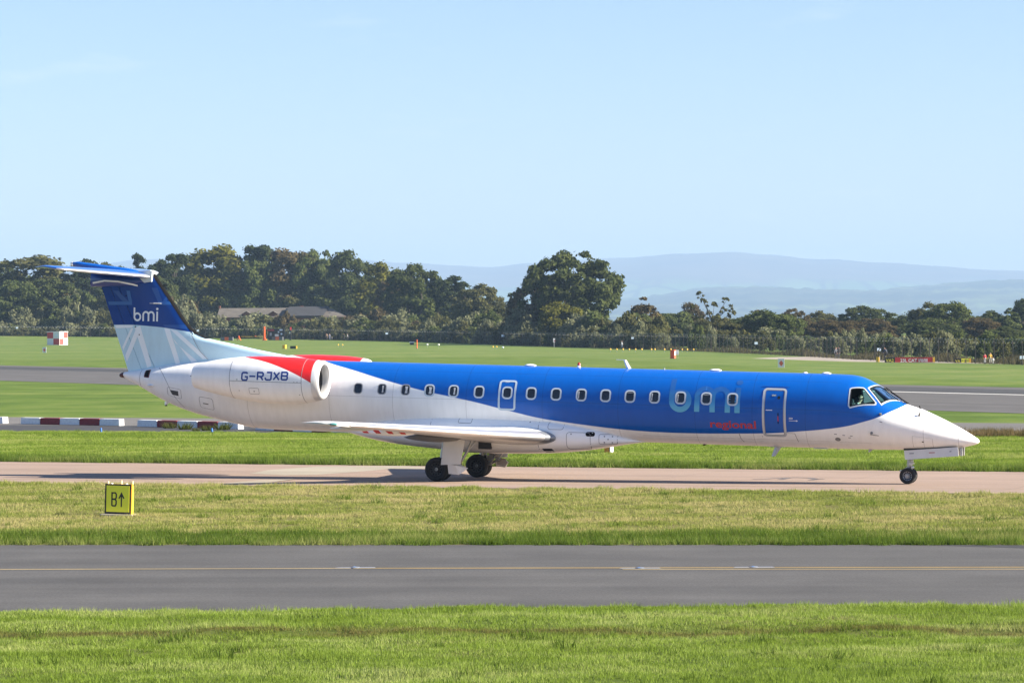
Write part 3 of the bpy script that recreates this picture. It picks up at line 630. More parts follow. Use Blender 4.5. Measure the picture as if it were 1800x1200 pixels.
for k, st in enumerate(bmi()):
    for mapf in ((SX(0.0022 + 0.0006 * k)),): decal('title_letter', st, mapf, tm, AC, 0.09)
ps, tw = text_polys('regional', 0.42, bold=0.008); kx = 1.46 / tw
decal('title_lettering', [[(8.40 + x * kx, S(-29.7) + y * 0.86) for x, y in p] for p in ps], SX(0.003), pbr('red lettering', (0.42, 0.022, 0.030), 0.35), AC, 0.07)

# panel lines, vents and small fittings on the skin
def line(pts, w, mat=M_LINE, off=0.003, name='panel_line', cell=0.12): decal(name, stroke(pts, w), SX(off), mat, fuselage, cell)
line([(10.02, S(-44)), (10.02, S(-46)), ], .016)
line([(9.30, S(-39)), (9.33, S(-52)), (9.40, S(-62))], .016); line([(10.82, S(-36.5)), (11.05, S(-36.8)), (11.08, S(-44)), (11.12, S(-56))], .016)
line([(-10.35, S(62)), (-9.75, S(-20)), (-9.35, S(-60))], .016); line([(-11.0, S(80)), (-11.0, S(-70))], .014)
def vent(pts, mat=M_BLACK, name='vent', off=0.004): decal(name, [[(x, S(t)) for x, t in pts]], SX(off), mat, fuselage, 0.08)
vent([(-9.795, -16.5), (-9.474, -15.3), (-9.473, -26.9), (-9.72, -27.5)], pbr('vent grey', (0.06, 0.06, 0.065), 0.7))
for P in (rrect(-9.90, -9.36, S(-33), S(-10), .08), rrect(-8.69, -8.17, S(-42), S(-17.5), .09)):
    decal('hatch_outline', ring(P, offpoly(P, -.014)), SX(0.003), M_LINE, fuselage, 0.08)
vent([(-8.56, -30.0), (-8.36, -29.5), (-8.36, -31.2), (-8.56, -31.7)])
decal('beacon_window', [rrect(-10.83, -10.62, S(8), S(56), .07)], SX(0.006), pbr('dark red lens frame', (0.10, 0.012, 0.014), 0.3), AC, 0.06)
decal('beacon_lens', [rrect(-10.80, -10.66, S(13), S(51), .05)], SX(0.010), M_BLACK, AC, 0.06)
for x, t, r_ in ((12.363, -45.8, .085),):
    decal('static_port', [arc(x, S(t), r_, r_, 0, 360, 18)[:-1]], SX(0.004), pbr('port grey', (0.20, 0.20, 0.20), 0.6), fuselage, 0.1)
    decal('static_port', [arc(x, S(t), r_ * .55, r_ * .55, 0, 360, 18)[:-1]], SX(0.006), M_LINE, fuselage, 0.1)
for x, t in ((13.70, -2.8), (12.30, -35), (12.55, -36.5), (12.72, -41.0), (12.78, -37)):
    vent([(x - .03, t - .7), (x + .05, t - .7), (x + .05, t + .7), (x - .03, t + .7)], M_LINE, 'placard')
pp_ = rrect(14.62, 15.22, S(-62), S(-20), .03); decal('hatch_outline', ring(pp_, offpoly(pp_, -.010)), SX(0.003), pbr('faint gap', (0.45, 0.45, 0.45), .7), fuselage, .08)
vent([(14.90, -37), (14.95, -37), (14.95, -33.5), (14.90, -33.5)])
line([(15.97, S(-75)), (15.97, S(75))], .010, pbr('faint gap', (0.45, 0.45, 0.45), .7))
def fin_blade(name, x, z0, h, c0, c1, sweep, mat, y=0.0, t=0.03):     # a blade aerial (h < 0 hangs below)
    mb = MB(); rings = []
    for k, c in ((0, c0), (1, c1)):
        xx = x - sweep * k; rings.append([(xx + c / 2, y, z0 + h * k), (xx, y + t, z0 + h * k), (xx - c / 2, y, z0 + h * k), (xx, y - t, z0 + h * k)])
    mb.loft(rings); return mb.build(name, mat, AC)
def pod(name, x, z, lx, r, mat, y=0.0):
    mb = MB(); rg = []
    for i in range(9):
        t = -1 + 2 * i / 8; k = math.sqrt(max(0.001, 1 - t * t)); rg.append([(x + lx / 2 * t, y + 2.2 * r * k * math.cos(a * math.pi / 4), z + r * k * math.sin(a * math.pi / 4)) for a in range(8)])
    mb.loft(rg); return mb.build(name, mat, AC, 60)
pod('aerial_pod', 2.305, 3.675, .40, .045, M_WHITE); pod('aerial_pod', 8.31, 3.675, .40, .045, M_WHITE); pod('aerial_pod', 11.81, 3.67, .30, .04, M_WHITE); pod('aerial_pod', 11.147, 3.665, .16, .03, M_WHITE)
mb = MB(); mb.cyl((3.898, 0, 3.655), (3.898, 0, 3.715), .06, .055, 12); w = mb.build('beacon_base', M_WHITE, AC); mb = MB(); mb.lathe([(0, .055), (.05, .05), (.085, .03), (.095, 0)], (3.898, 0, 3.715), (0, 0, 1), 12); mb.build('beacon_lamp', pbr('red lens', (0.35, 0.01, 0.01), .2), AC, 50)
fin_blade('blade_aerial', 5.53, 3.65, .27, .17, .10, .13, M_WHITE)
mb = MB(); mb.box((5.27, 0, 3.925), (.30, .03, .018)); mb.build('aerial_tip', M_WHITE, AC)
mb = MB(); mb.cyl((6.67, 0, 3.65), (6.67, 0, 3.70), .03, .02, 8); mb.build('sensor', M_STEEL, AC)
fin_blade('blade_aerial', 10.36, 1.40, -.33, .22, .12, .16, M_GREYF); mb = MB(); mb.box((10.30, 0, 1.374), (.5, .16, .02)); mb.build('aerial_base', M_GREYF, AC)
fin_blade('blade_aerial', 8.03, 1.39, -.06, .16, .05, .03, M_BLACK); fin_blade('drain_mast', 12.25, 1.40, -.05, .12, .06, .03, M_GREYF); fin_blade('drain_mast', 13.25, 1.40, -.10, .14, .05, .07, M_GREYF)
mb = MB(); mb.box((11.7, -.05, 1.372), (.42, .22, .03)); mb.build('aerial_base', M_GREYF, AC)
def pitot(x, t, L_):
    p = Vector(fpt(x, R(t), 0, -1)); o = Vector(fpt(x, R(t), .10, -1)); mb = MB()
    mb.cyl(p, o, .045, .02, 8); mb.cyl(o + Vector((-.02, 0, 0)), o + Vector((L_, 0, -L_ * .12)), .018, .010, 8); return mb.build('pitot_probe', pbr('probe metal', (.22, .22, .21), .4, .6), AC)
pitot(13.42, -27, .24); pitot(13.69, 12, .05); pitot(14.80, 45, .12)
mb = MB(); mb.cyl(fpt(14.74, R(82), 0, -1), fpt(14.72, R(82), .09, -1), .02, .016, 8); mb.build('temperature_probe', M_BLACK, AC)
fin_blade('drain_mast', -10.15, 2.17, -.12, .18, .08, .05, M_WHITE); mb = MB(); mb.cyl((-10.22, 0, 2.06), (-10.16, 0, 2.05), .03, .03, 8); mb.build('drain_tip', M_BLACK, AC)
pod('tail_fairing', -10.55, 2.70, .26, .05, M_WHITE, -.42)

# wing-root fairing under the cabin
FB = pchip([(-3.6, 1.36), (-3.25, 1.28), (-2.47, 1.133), (-1.44, 1.015), (-0.61, .952), (0.36, .872), (1.1, .865), (1.82, .88), (3.0, .928), (4.0, 1.019), (4.98, 1.176), (5.48, 1.274), (5.97, 1.351), (6.15, 1.375)])
FT = pchip([(-3.6, 1.55), (-2.88, 1.741), (-2.04, 1.893), (-.6, 2.045), (.465, 2.089), (2.96, 2.069), (4.0, 1.95), (4.9, 1.75), (5.6, 1.55), (6.15, 1.42)])
FW_ = pchip([(-3.6, .55), (-2.9, .95), (-2.0, 1.13), (-.6, 1.20), (1, 1.215), (3, 1.20), (4, 1.10), (4.9, .92), (5.6, .62), (6.15, .25)])
mb = MB(); rings = []
for i in range(66):
    x = -3.6 + 9.75 * i / 65; t, b, w = FT(x), FB(x), FW_(x); c = (t + b) / 2; h = (t - b) / 2; rg = []
    for k in range(40):
        a = 2 * math.pi * k / 40; ca, sa = math.cos(a), math.sin(a); e = 0.62
        rg.append((x, w * math.copysign(abs(ca) ** e, ca), c + h * math.copysign(abs(sa) ** (0.8 if sa < 0 else 0.55), sa)))
    rings.append(rg)
mb.loft(rings); fairing = mb.build('wing_fairing', M_WHITE, AC, 50)
def FM(off):
    def f(x, z):
        t, b, w = FT(x), FB(x), FW_(x); c = (t + b) / 2; h = (t - b) / 2; k = max(-1, min(1, (z - c) / h)); ex = (0.8 if k < 0 else 0.55)
        sa = abs(k) ** (1 / ex); ca = math.sqrt(max(0, 1 - sa * sa)); return Vector((x, -(w * ca ** 0.62 + off), z))
    return f
def fl(pts, w=.016, mat=M_LINE, name='panel_line', off=.004): decal(name, stroke(pts, w), FM(off), mat, fairing, .1)
fl([(2.95, 2.03), (2.95, 1.0)]); fl([(-.6, 2.0), (-.6, 1.75)])
for P, mt in ((rrect(3.85, 4.6, 1.12, 1.66, .1), 0), (rrect(3.25, 3.75, 1.72, 1.96, .08), 0), (rrect(4.85, 5.4, 1.30, 1.62, .06), 0), (rrect(.3, .75, 1.83, 1.99, .05), 0)):
    decal('hatch_outline', ring(P, offpoly(P, -.014)), FM(.004), M_LINE, fairing, .1)
decal('vent', [rrect(4.45, 4.73, 1.54, 1.68, .06)], FM(.005), M_BLACK, fairing, .1); decal('vent', [[(3.1, .99), (3.42, 1.0), (3.36, 1.12), (3.04, 1.11)]], FM(.006), M_BLACK, fairing, .1)
for x, z in ((2.65, 1.93), (4.0, 1.60), (5.02, 1.55), (5.25, 1.55), (5.02, 1.36), (5.25, 1.36), (5.13, 1.46)):
    decal('fastener', [arc(x, z, .022, .022, 0, 360, 10)[:-1]], FM(.005), M_LINE, fairing, .1)
# wings: (distance from centre, leading-edge x, chord, z, thickness ratio, incidence)
WT = [(0.7, 3.72, 4.40, 1.395, .135, 1.5), (1.25, 3.50, 4.15, 1.435, .132, 1.5), (2.5, 2.92, 3.50, 1.525, .125, 1.2), (4.0, 2.25, 2.80, 1.635, .12, .8), (6.0, 1.36, 2.28, 1.78, .115, .3), (8.0, .46, 1.78, 1.925, .11, -.3), (9.6, -.26, 1.38, 2.04, .105, -.8), (9.9, -.44, 1.18, 2.062, .10, -.8), (10.02, -.80, .78, 2.07, .06, -.8)]
def foil(f, tc):                                         # half thickness at chord fraction f
    return 5 * tc * (.2969 * math.sqrt(f) - .126 * f - .3516 * f * f + .2843 * f ** 3 - .1036 * f ** 4)
def wing_ring(row, f0, f1, sd, n=9):
    y, xl, c, z, tc, inc = row; pts = []
    fr = [f0 + (f1 - f0) * (1 - math.cos(math.pi * i / n)) / 2 for i in range(n + 1)]
    def P(f, up):
        zz = (foil(f, tc) * (1.0 if up else -1.0) + .018 * 4 * f * (1 - f)) * c; xx = xl - f * c
        return (xx, sd * y, z + zz - math.sin(R(inc)) * (f - .25) * c * 1.0)
    pts = [P(f, True) for f in reversed(fr)] + [P(f, False) for f in (fr[1:] if f0 == 0 else fr)]
    return pts
def table(T, y):
    for a, b in zip(T, T[1:]):
        if y <= b[0]:
            t = (y - a[0]) / (b[0] - a[0]); return tuple(u + (w - u) * t for u, w in zip(a, b))
    return T[-1]
for sd in (-1, 1):
    ys = [.7, 1.25, 1.8, 2.5, 3.2, 4, 5, 6, 7, 8, 9, 9.6, 9.8, 9.9, 9.97, 10.02]
    mb = MB(); mb.loft([wing_ring(table(WT, y), .075, 1.0, sd) for y in ys]); wing = mb.build('wing', M_WING, AC, 40)
    # polished leading edge in three lengths, the root's dark reflection painted into its colour
    for y0, y1 in ((1.16, 1.62), (1.625, 4.35), (4.36, 9.97)):
        mb = MB(); k = 7; mb.loft([wing_ring(table(WT, y0 + (y1 - y0) * i / k), 0, .075, sd, 6) for i in range(k + 1)]); mb.build('leading_edge', M_POL if y0 > 1.5 else pbr('root metal painted reflection', (.30, .32, .35), .35, .7), wing, 50)
    # navigation lamp in the tip
    mb = MB(); rg = []
    for i in range(7):
        t = -1 + i / 3; k = math.sqrt(max(.002, 1 - t * t)); rg.append([(-.60 + .13 * t, sd * (9.90 + .12 * k * math.cos(a * math.pi / 4)), 2.06 + .048 * k * math.sin(a * math.pi / 4)) for a in range(8)])
    mb.loft(rg); mb.build('navigation_lamp', pbr('green lens', (.06, .20, .20), .1, coat=.5) if sd < 0 else pbr('red lens', (0.35, 0.01, 0.01), .2), wing, 50)
    # flap-track fairings under the trailing edge
    for y, xa, xb, z0, r_, mt, nm in ((5.2, .35, -1.55, 1.68, .12, M_WHITE, 'flap_fairing'), (3.3, 1.15, -.75, 1.46, .13, pbr('grey fairing', (.13, .13, .135), .5), 'flap_fairing'), (7.6, -.1, -1.6, 1.86, .075, M_WING, 'flap_fairing')):
        mb = MB(); rg = []
        for i in range(13):
            t = i / 12; k = max(.02, math.sin(math.pi * t ** .8) ** .6); x = xa + (xb - xa) * t
            rg.append([(x, sd * (y + .55 * r_ * k * math.cos(a * math.pi / 6)), z0 - .03 * t + r_ * k * math.sin(a * math.pi / 6)) for a in range(12)])
        mb.loft(rg); fo = mb.build(nm, mt, wing, 60)
        if y == 5.2:
            for i in range(4):
                xx = .02 - i * .40; p = [(xx, 0), (xx - .16, 0), (xx - .30, .105), (xx - .10, .105)]
                def fm(x, z, y=y, sd=sd): return Vector((x, sd * (y + .072), z0_ + z))
                z0_ = 1.615; decal('red_stripe', [p], fm, M_RED, fo, .3)
    # flap lower edge line
    mb = MB()
    for y0, y1 in ((1.4, 6.2), (6.25, 9.5)):
        a, b = table(WT, y0), table(WT, y1)
        mb.add([(a[1] - a[2] * .74, sd * y0, a[3] - foil(.74, a[4]) * a[2] - .02), (b[1] - b[2] * .74, sd * y1, b[3] - foil(.74, b[4]) * b[2] - .012), (b[1] - b[2] * .75, sd * y1, b[3] - foil(.75, b[4]) * b[2] - .012), (a[1] - a[2] * .75, sd * y0, a[3] - foil(.75, a[4]) * a[2] - .02)], [(0, 1, 2, 3)])
    mb.build('flap_gap', M_LINE, wing)

# main and nose gear
def wheel(parent, c, r, w, side, dark=True):
    x, y, z = c; mb = MB()
    pr = [(-w / 2 + .02, r * .58), (-w / 2, r * .68), (-w / 2, r * .86), (-w * .36, r * .965), (-w * .2, r), (w * .2, r), (w * .36, r * .965), (w / 2, r * .86), (w / 2, r * .68), (w / 2 - .02, r * .58)]
    mb.lathe(pr, c, (0, 1, 0), 40); wh = mb.build('wheel', M_TYRE, parent, 40)
    mr_ = pbr('dark rim', (.040, .040, .042), .6, .4) if dark else M_RIM  # main-wheel rims take a darker colour than the nose wheels
    mb = MB(); mb.lathe([(-w / 2 + .02, r * .585), (-w / 2 + .05, r * .55), (-w / 2 + .07, r * .30), (-w / 2 + .02, r * .24), (-w / 2 + .02, 0)], c, (0, 1, 0), 32); mb.lathe([(w / 2 - .02, r * .585), (w / 2 - .05, r * .55), (w / 2 - .07, r * .30), (w / 2 - .02, r * .24), (w / 2 - .02, 0)], c, (0, 1, 0), 32); mb.build('rim', mr_, wh, 40)
    mb = MB()
    for i in range(12):
        a = 2 * math.pi * i / 12
        for s in (-1, 1): mb.cyl((x + r * .43 * math.cos(a), y + s * (w / 2 - .065), z + r * .43 * math.sin(a)), (x + r * .43 * math.cos(a), y + s * (w / 2 - .045), z + r * .43 * math.sin(a)), .022, .022, 8)
    mb.build('rim_hole', M_BLACK, wh)
    mb = MB()
    for s in (-1, 1): mb.cyl((x, y + s * (w / 2 - .03), z), (x, y + s * (w / 2 + .01), z), .05, .04, 12)
    mb.build('hub_cap', pbr('dull hub', (.12, .12, .12), .5, .5) if dark else M_STEEL, wh)
    return wh
for sd in (-1, 1):
    gz_ = -sd * .041
    g = MB(); g.cyl((.05, sd * 2.05, .38), (.20, sd * 2.05, 1.40), .075, .095, 14); g.cyl((.02, sd * 1.75, .38 + gz_), (.02, sd * 2.38, .38 + gz_), .05, .05, 12); g.cyl((.30, sd * 2.05, .55), (.16, sd * 2.05, .95), .04, .04, 8); g.box((.24, sd * 2.05, .42), (.36, .12, .12))
    strut = g.build('main_gear_strut', M_STEEL, AC, 40)
    for dy in (-.2, .2): wheel(strut, (0, sd * 2.05 + dy, .375 + gz_), .375, .24, sd)
    # leg door and the small lower door
    mb = MB(); mb.prism([(.291, 1.42), (.962, 1.36), (.828, .61), (.196, .57)], (0, sd * 2.46, 0), (1, 0, 0), (0, 0, 1), (0, -sd * .04, 0)); mb.build('leg_door', pbr('white gear door', (.62, .62, .61), .45, 0, .06, 3), AC)
    mb = MB(); y = sd * 2.47
    mb.add([(.42, y, .60), (.66, y, .58), (.80, y - sd * .02, .29), (.46, y, .30), (.98, y - sd * .35, .48), (.70, y - sd * .30, .60)], [(0, 1, 2, 3), (1, 5, 4, 2)])
    o = mb.build('lower_door', pbr('white gear door', (.62, .62, .61), .45), AC); so = o.modifiers.new('thickness', 'SOLIDIFY'); so.thickness = .03
    mb = MB(); mb.tube([(1.06, sd * 2.0, 1.36), (.90, sd * 2.02, .98), (.66, sd * 2.05, .55)], [.035, .045, .03], 10); mb.tube([(1.12, sd * 1.85, 1.32), (.90, sd * 2.02, .98)], .03, 8); mb.tube([(.55, sd * 2.0, 1.35), (.36, sd * 2.05, .80), (.40, sd * 2.06, .50)], .018, 6); mb.build('drag_brace', M_STEEL, AC, 40)
    mb = MB(); mb.box((1.22, sd * 1.16, 1.17), (.40, .16, .26)); mb.build('wheel_well', M_DARK, AC)
    # torque links and brake hardware ahead of the axle
    g = MB(); g.box((.50, sd * 2.05, .66), (.34, .14, .08), 0, Matrix.Rotation(R(30), 3, 'Y')); g.box((.52, sd * 2.05, .47), (.36, .14, .08), 0, Matrix.Rotation(R(-28), 3, 'Y')); g.cyl((.66, sd * 1.96, .56), (.66, sd * 2.14, .56), .07, .07, 12); g.box((.40, sd * 2.05, .60), (.16, .22, .22), 0, Matrix.Rotation(R(20), 3, 'Y')); g.cyl((.42, sd * 1.94, .42), (.62, sd * 1.94, .72), .03, .03, 8)
    g.build('torque_link', pbr('gear grime', (.24, .22, .20), .5, .5, .2, 9), strut, 40)
    if sd > 0:
        mb = MB(); mb.prism([(.62, .62), (.88, .58), (.96, .44), (.86, .30), (.60, .40)], (0, 2.02, 0), (1, 0, 0), (0, .15, 1), (0, .03, 0)); mb.build('lower_door', pbr('inner door face', (.33, .29, .25), .6), AC)
NGX = 14.41; gz = NGX * math.sin(PIT)
g = MB(); g.cyl((NGX, 0, gz + .25), (NGX + .05, 0, 1.45), .055, .07, 14); g.cyl((NGX, -.28, gz + .25), (NGX, .28, gz + .25), .035, .035, 10); g.cyl((NGX + .03, 0, gz + .55), (NGX + .035, 0, gz + .72), .085, .085, 14); g.cyl((NGX + .02, 0, gz + .42), (NGX + .02, 0, gz + .46), .10, .10, 14)
ns = g.build('nose_gear_strut', M_STEEL, AC, 40)
g = MB(); g.box((NGX - .14, 0, gz + .42), (.24, .08, .05), 0, Matrix.Rotation(R(-35), 3, 'Y')); g.box((NGX - .15, 0, gz + .33), (.26, .08, .05), 0, Matrix.Rotation(R(30), 3, 'Y')); g.cyl((NGX + .12, -.1, gz + .50), (NGX + .12, .1, gz + .50), .035, .035, 10); g.box((NGX + .09, 0, gz + .62), (.12, .26, .05)); g.tube([(NGX + .07, .06, 1.30), (NGX + .12, .08, gz + .68), (NGX + .06, .05, gz + .45)], .014, 6)
g.build('torque_link', pbr('bright steel', (.55, .54, .52), .35, .8), ns, 40)
for dy in (-.17, .17): wheel(ns, (NGX, dy, gz + .245), .245, .16, 0, False)
for sd in (-1, 1):
    mb = MB(); mb.prism([(14.315, 1.40), (15.955, 1.56), (15.978, 1.289), (14.355, 1.123)], (0, sd * .36, 0), (1, 0, 0), (0, 0, 1), (0, -sd * .03, 0)); nd = mb.build('nose_gear_door', pbr('white gear door', (.62, .62, .61), .45), AC)
    if sd < 0:
        for x0, x1, z in ((14.48, 14.62, 1.30), (15.08, 15.26, 1.345), (15.70, 15.76, 1.40)):
            mb = MB(); mb.add([(x0, -.364, z), (x1, -.364, z + .012), (x1, -.364, z + .04), (x0, -.364, z + .028)], [(0, 1, 2, 3)]); mb.build('placard', pbr('placard red', (.45, .16, .14), .6) if x0 > 15 and x0 < 15.5 else M_LINE, nd)
mb = MB(); mb.box((16.04, -.20, 1.42), (.06, .14, .26)); mb.box((16.04, .20, 1.42), (.06, .14, .26)); mb.build('door_hinge', M_STEEL, AC)
mb = MB(); mb.box((15.1, 0, 1.44), (1.6, .66, .06)); mb.build('nose_wheel_well', M_DARK, AC)

# engines
NC = pchip([(-8.25, 3.10), (-7.9, 3.10), (-7.08, 3.09), (-6.36, 3.065), (-5.6, 3.047), (-5.06, 3.04), (-4.4, 3.055), (-3.84, 3.08)])
NR = pchip([(-8.25, .375), (-7.93, .46), (-7.5, .55), (-7.08, .62), (-6.6, .685), (-6.1, .73), (-5.6, .752), (-5.06, .752), (-4.6, .725), (-4.2, .675), (-3.98, .635), (-3.90, .605), (-3.855, .575), (-3.84, .545)])
NY = 2.10
SWO = [(-9, 4.2), (-7.2, 4.0), (-6.75, 3.80), (-6.483, 3.75), (-5.834, 3.655), (-5.209, 3.50), (-4.645, 3.30), (-4.234, 3.10), (-3.873, 2.89), (-3.0, 2.4)]
M_NAC = curve_paint('nacelle paint', SWO, (-9, -3), (2, 4.4), (0.62, 0.020, 0.022), WHITE, soft=.004)
M_LIP = pbr('inlet lip metal', (.66, .66, .66), .38, .35)
for sd in (-1, 1):
    yc = sd * NY
    def nring(x, k=1.0, dr=0.0, n=40): return [(x, yc + (NR(x) * k + dr) * math.cos(2 * math.pi * i / n), NC(x) + (NR(x) * k + dr) * math.sin(2 * math.pi * i / n)) for i in range(n)]
    eng = MB(); eng.loft([nring(-8.25 + (8.25 - 4.07) * i / 50) for i in range(51)], caps=(False, False)); E_ = eng.build('engine_nacelle', M_NAC, AC, 50)
    lp = MB(); xs2 = [-4.068, -4.0, -3.95, -3.90, -3.87, -3.85, -3.84]
    inn = [(-3.845, .52), (-3.87, .497), (-3.92, .482), (-4.0, .475), (-4.1, .478)]
    lp.loft([nring(x) for x in xs2] + [[(x, yc + r_ * math.cos(2 * math.pi * i / 40), NC(-3.85) + r_ * math.sin(2 * math.pi * i / 40)) for i in range(40)] for x, r_ in inn], caps=(False, False)); lp.build('inlet_lip', M_LIP, E_, 60)
    du = MB(); du.lathe([(0, .478), (.4, .49), (.62, .50), (.64, 0)], (-4.1, yc, NC(-3.85)), (-1, 0, 0), 40); du.build('inlet_duct', pbr('inlet duct', (.05, .05, .055), .5), E_, 40)
    fa = MB()
    for i in range(24):
        a = 2 * math.pi * i / 24; q = Matrix.Rotation(a, 3, 'X'); vs = []
        for rr_, tw_ in ((.14, .5), (.32, .8), (.48, 1.05)):
            for s in (-.055, .055): vs.append(Vector((-4.62, yc, NC(-3.85))) + q @ Vector((math.cos(tw_) * s * 1.0, math.sin(tw_) * s, rr_)))
        fa.add(vs, [(0, 1, 3, 2), (2, 3, 5, 4)])
    fa.build('fan', pbr('fan blade', (.12, .12, .13), .35, .8), E_); sp_ = MB(); sp_.lathe([(0, .0), (.06, .06), (.16, .11), (.28, .15)], (-4.36, yc, NC(-3.85)), (-1, 0, 0), 20); sp_.build('spinner', pbr('spinner grey', (.10, .10, .105), .4), E_, 50)
    ex = MB(); ex.lathe([(0, .372), (.3, .36), (.5, .30), (.5, 0)], (-8.25, yc, NC(-8.25)), (1, 0, 0), 32); ex.lathe([(-.25, 0), (-.1, .10), (.3, .2)], (-8.2, yc, NC(-8.25)), (1, 0, 0), 24); ex.build('exhaust_nozzle', pbr('burnt metal', (.09, .075, .065), .45, .7), E_, 40)
    py = MB(); rings = []
    for y, xa, xb, th in ((.55, -4.7, -8.1, .16), (1.55, -4.9, -7.9, .13)):
        rings.append([(xa - (xa - xb) * f, sd * y, 3.10 + th * s * foil(f, 1) * 2.2) for f, s in [(0, 0), (.05, 1), (.2, 1), (.5, 1), (.8, 1), (1, 0), (.8, -1), (.5, -1), (.2, -1), (.05, -1)]])
    py.loft(rings); py.build('pylon', M_WHITE, AC, 40)
    def NM(off, yc=yc, sd=sd): return lambda x, z: Vector((x, yc + sd * (math.sqrt(max(.0004, NR(x) ** 2 - (z - NC(x)) ** 2)) + off), z))
    def NA(off, yc=yc, sd=sd):                           # by girth angle
        def f(x, a): r_ = NR(x) + off; return Vector((x, yc + sd * r_ * math.cos(a), NC(x) + r_ * math.sin(a)))
        return f
    for x in (-6.82, -4.37): decal('panel_line', [[(x - .008, R(-85)), (x + .008, R(-85)), (x + .008, R(88)), (x - .008, R(88))]], NA(.003), M_LINE, E_, (.3, .12))
    decal('panel_line', stroke([(-6.82, 3.005), (-4.37, 3.0)], .014), NM(.003), M_LINE, E_, .1)
    P = rrect(-6.15, -5.80, 2.60, 2.80, .04); decal('hatch_outline', ring(P, offpoly(P, -.012)), NM(.003), M_LINE, E_, .1)
    for x, z, r_ in ((-5.97, 2.69, .025), (-6.5, 2.70, .018), (-4.46, 2.62, .018), (-6.55, 3.05, .035), (-4.6, 3.02, .015), (-4.5, 3.02, .015)): decal('fastener', [arc(x, z, r_, r_ * .8, 0, 360, 10)[:-1]], NM(.004), M_LINE if r_ < .03 else M_GREYF, E_, .1)
    # the registration
    Z0, HH, x = 3.015, .285, -6.375 if sd < 0 else -6.375; W_, SWD, ADV = .19, .052, .272
    GL = {'G': [[(1, .85), (.85, 1), (.15, 1), (0, .85), (0, .15), (.15, 0), (.85, 0), (1, .15), (1, .45), (.55, .45)]], '-': [[(-.05, .5), (1.05, .5)]], 'R': [[(0, 0), (0, 1), (.8, 1), (1, .85), (1, .6), (.8, .46), (0, .46)], [(.55, .46), (1, 0)]],
          'J': [[(.2, 1), (1, 1), (1, .15), (.85, 0), (.15, 0), (0, .15), (0, .3)]], 'X': [[(0, 0), (1, 1)], [(0, 1), (1, 0)]], 'B': [[(0, 0), (0, 1), (.8, 1), (1, .87), (1, .65), (.85, .52), (0, .52)], [(.85, .52), (1, .4), (1, .13), (.85, 0), (0, 0)]]}
    for i, ch in enumerate('G-RJXB'):
        for k, st in enumerate(GL[ch]):
            pts = [(x + (i * ADV + p[0] * W_) * 1.0, Z0 + .009 * i + .026 + p[1] * (HH - .05)) for p in st]
            if sd > 0: pts = [(-11.18 - p[0], p[1]) for p in pts]
            decal('registration_letter', stroke(pts, SWD), NM(.0025 + .0007 * k), M_NAVYL, E_, .06)

# fin, rudders, dorsal fin
FLE = pchip([(3.0, -4.6), (3.60, -5.10), (3.68, -5.45), (3.80, -6.03), (3.953, -6.985), (4.108, -7.787), (4.295, -8.78), (4.36, -8.96), (4.546, -9.25), (5.318, -9.885), (5.982, -10.384), (6.46, -10.74)])
def FTE(z): return -11.553 - (z - 3.125) * (12.549 - 11.553) / (5.831 - 3.125)
def H1(z): return -11.084 - (z - 3.212) * (12.22 - 11.084) / (5.837 - 3.212)
def H2(z): return -10.639 - (z - 3.354) * (11.849 - 10.639) / (5.731 - 3.354)
def FY(x, z): le, te = FLE(z), FTE(z); f = max(0.0, min(1.0, (le - x) / (le - te))); return foil(f, .095) * min(le - te, 3.0) + .006
FINB = [(-12.8, 4.64), (-12.069, 4.655), (-11.415, 4.669), (-10.843, 4.643), (-10.232, 4.6), (-9.623, 4.52), (-9.117, 4.438), (-8.4, 4.30), (-5, 4.3)]
M_FIN = curve_paint('fin paint', FINB, (-13, -5), (3, 7), NAVY, SKYB, soft=.0015)
def slab(name, fa, fb, z0, z1, mat, parent, n=9, nz=12, lip=0.0):
    mb = MB(); rings = []
    for j in range(nz + 1):
        z = z0 + (z1 - z0) * j / nz; a, b = fa(z), fb(z); xs3 = [a + (b - a) * (1 - math.cos(math.pi * i / n)) / 2 for i in range(n + 1)]
        rings.append([(x, -FY(x, z) - lip, z) for x in xs3] + [(x, FY(x, z) + lip, z) for x in reversed(xs3)])
    mb.loft(rings); return mb.build(name, mat, parent, 45)
def FD(z): return -9.33 + (4.47 - z) * (9.33 - 8.68) / .87
fin = slab('fin', lambda z: min(FLE(z) - .055, FD(z)), lambda z: H2(z) + .012, 3.05, 6.30, M_FIN, AC, 14, 26)
slab('dorsal_fin', FLE, lambda z: FD(z) + .006, 3.40, 4.40, pbr('light blue paint', SKYB, .32, 0, .03, 1.5, coat=.6), AC, 14, 40)
slab('forward_rudder', lambda z: H2(z) - .006, lambda z: H1(z) + .010, 3.14, 5.96, M_FIN, AC)
slab('aft_rudder', lambda z: H1(z) - .006, FTE, 3.10, 5.96, M_FIN, AC)
mb = MB(); rings = []
for i in range(15):
    z = 4.27 + (6.36 - 4.27) * i / 14; x = FLE(z); rings.append([(x + .012, 0, z), (x - .02, -FY(x - .02, z) * .8 - .012, z), (x - .10, -FY(x - .10, z) - .006, z), (x - .10, FY(x - .10, z) + .006, z), (x - .02, FY(x - .02, z) * .8 + .012, z)])
mb.loft(rings); mb.build('deicing_boot', M_BLACK, fin, 40)
FMAP = lambda off: (lambda x, z: Vector((x, -(FY(x, z) + off), z)))
FMAPL = lambda off: (lambda x, z: Vector((x, FY(x, z) + off, z)))
mid = pbr('mid blue paint', (.010, .095, .36), .32, coat=.6); pw = pbr('pale stripe paint', (.80, .86, .90), .32, coat=.3); pm = pbr('dull blue stripe', (.008, .066, .29), .32, coat=.3)
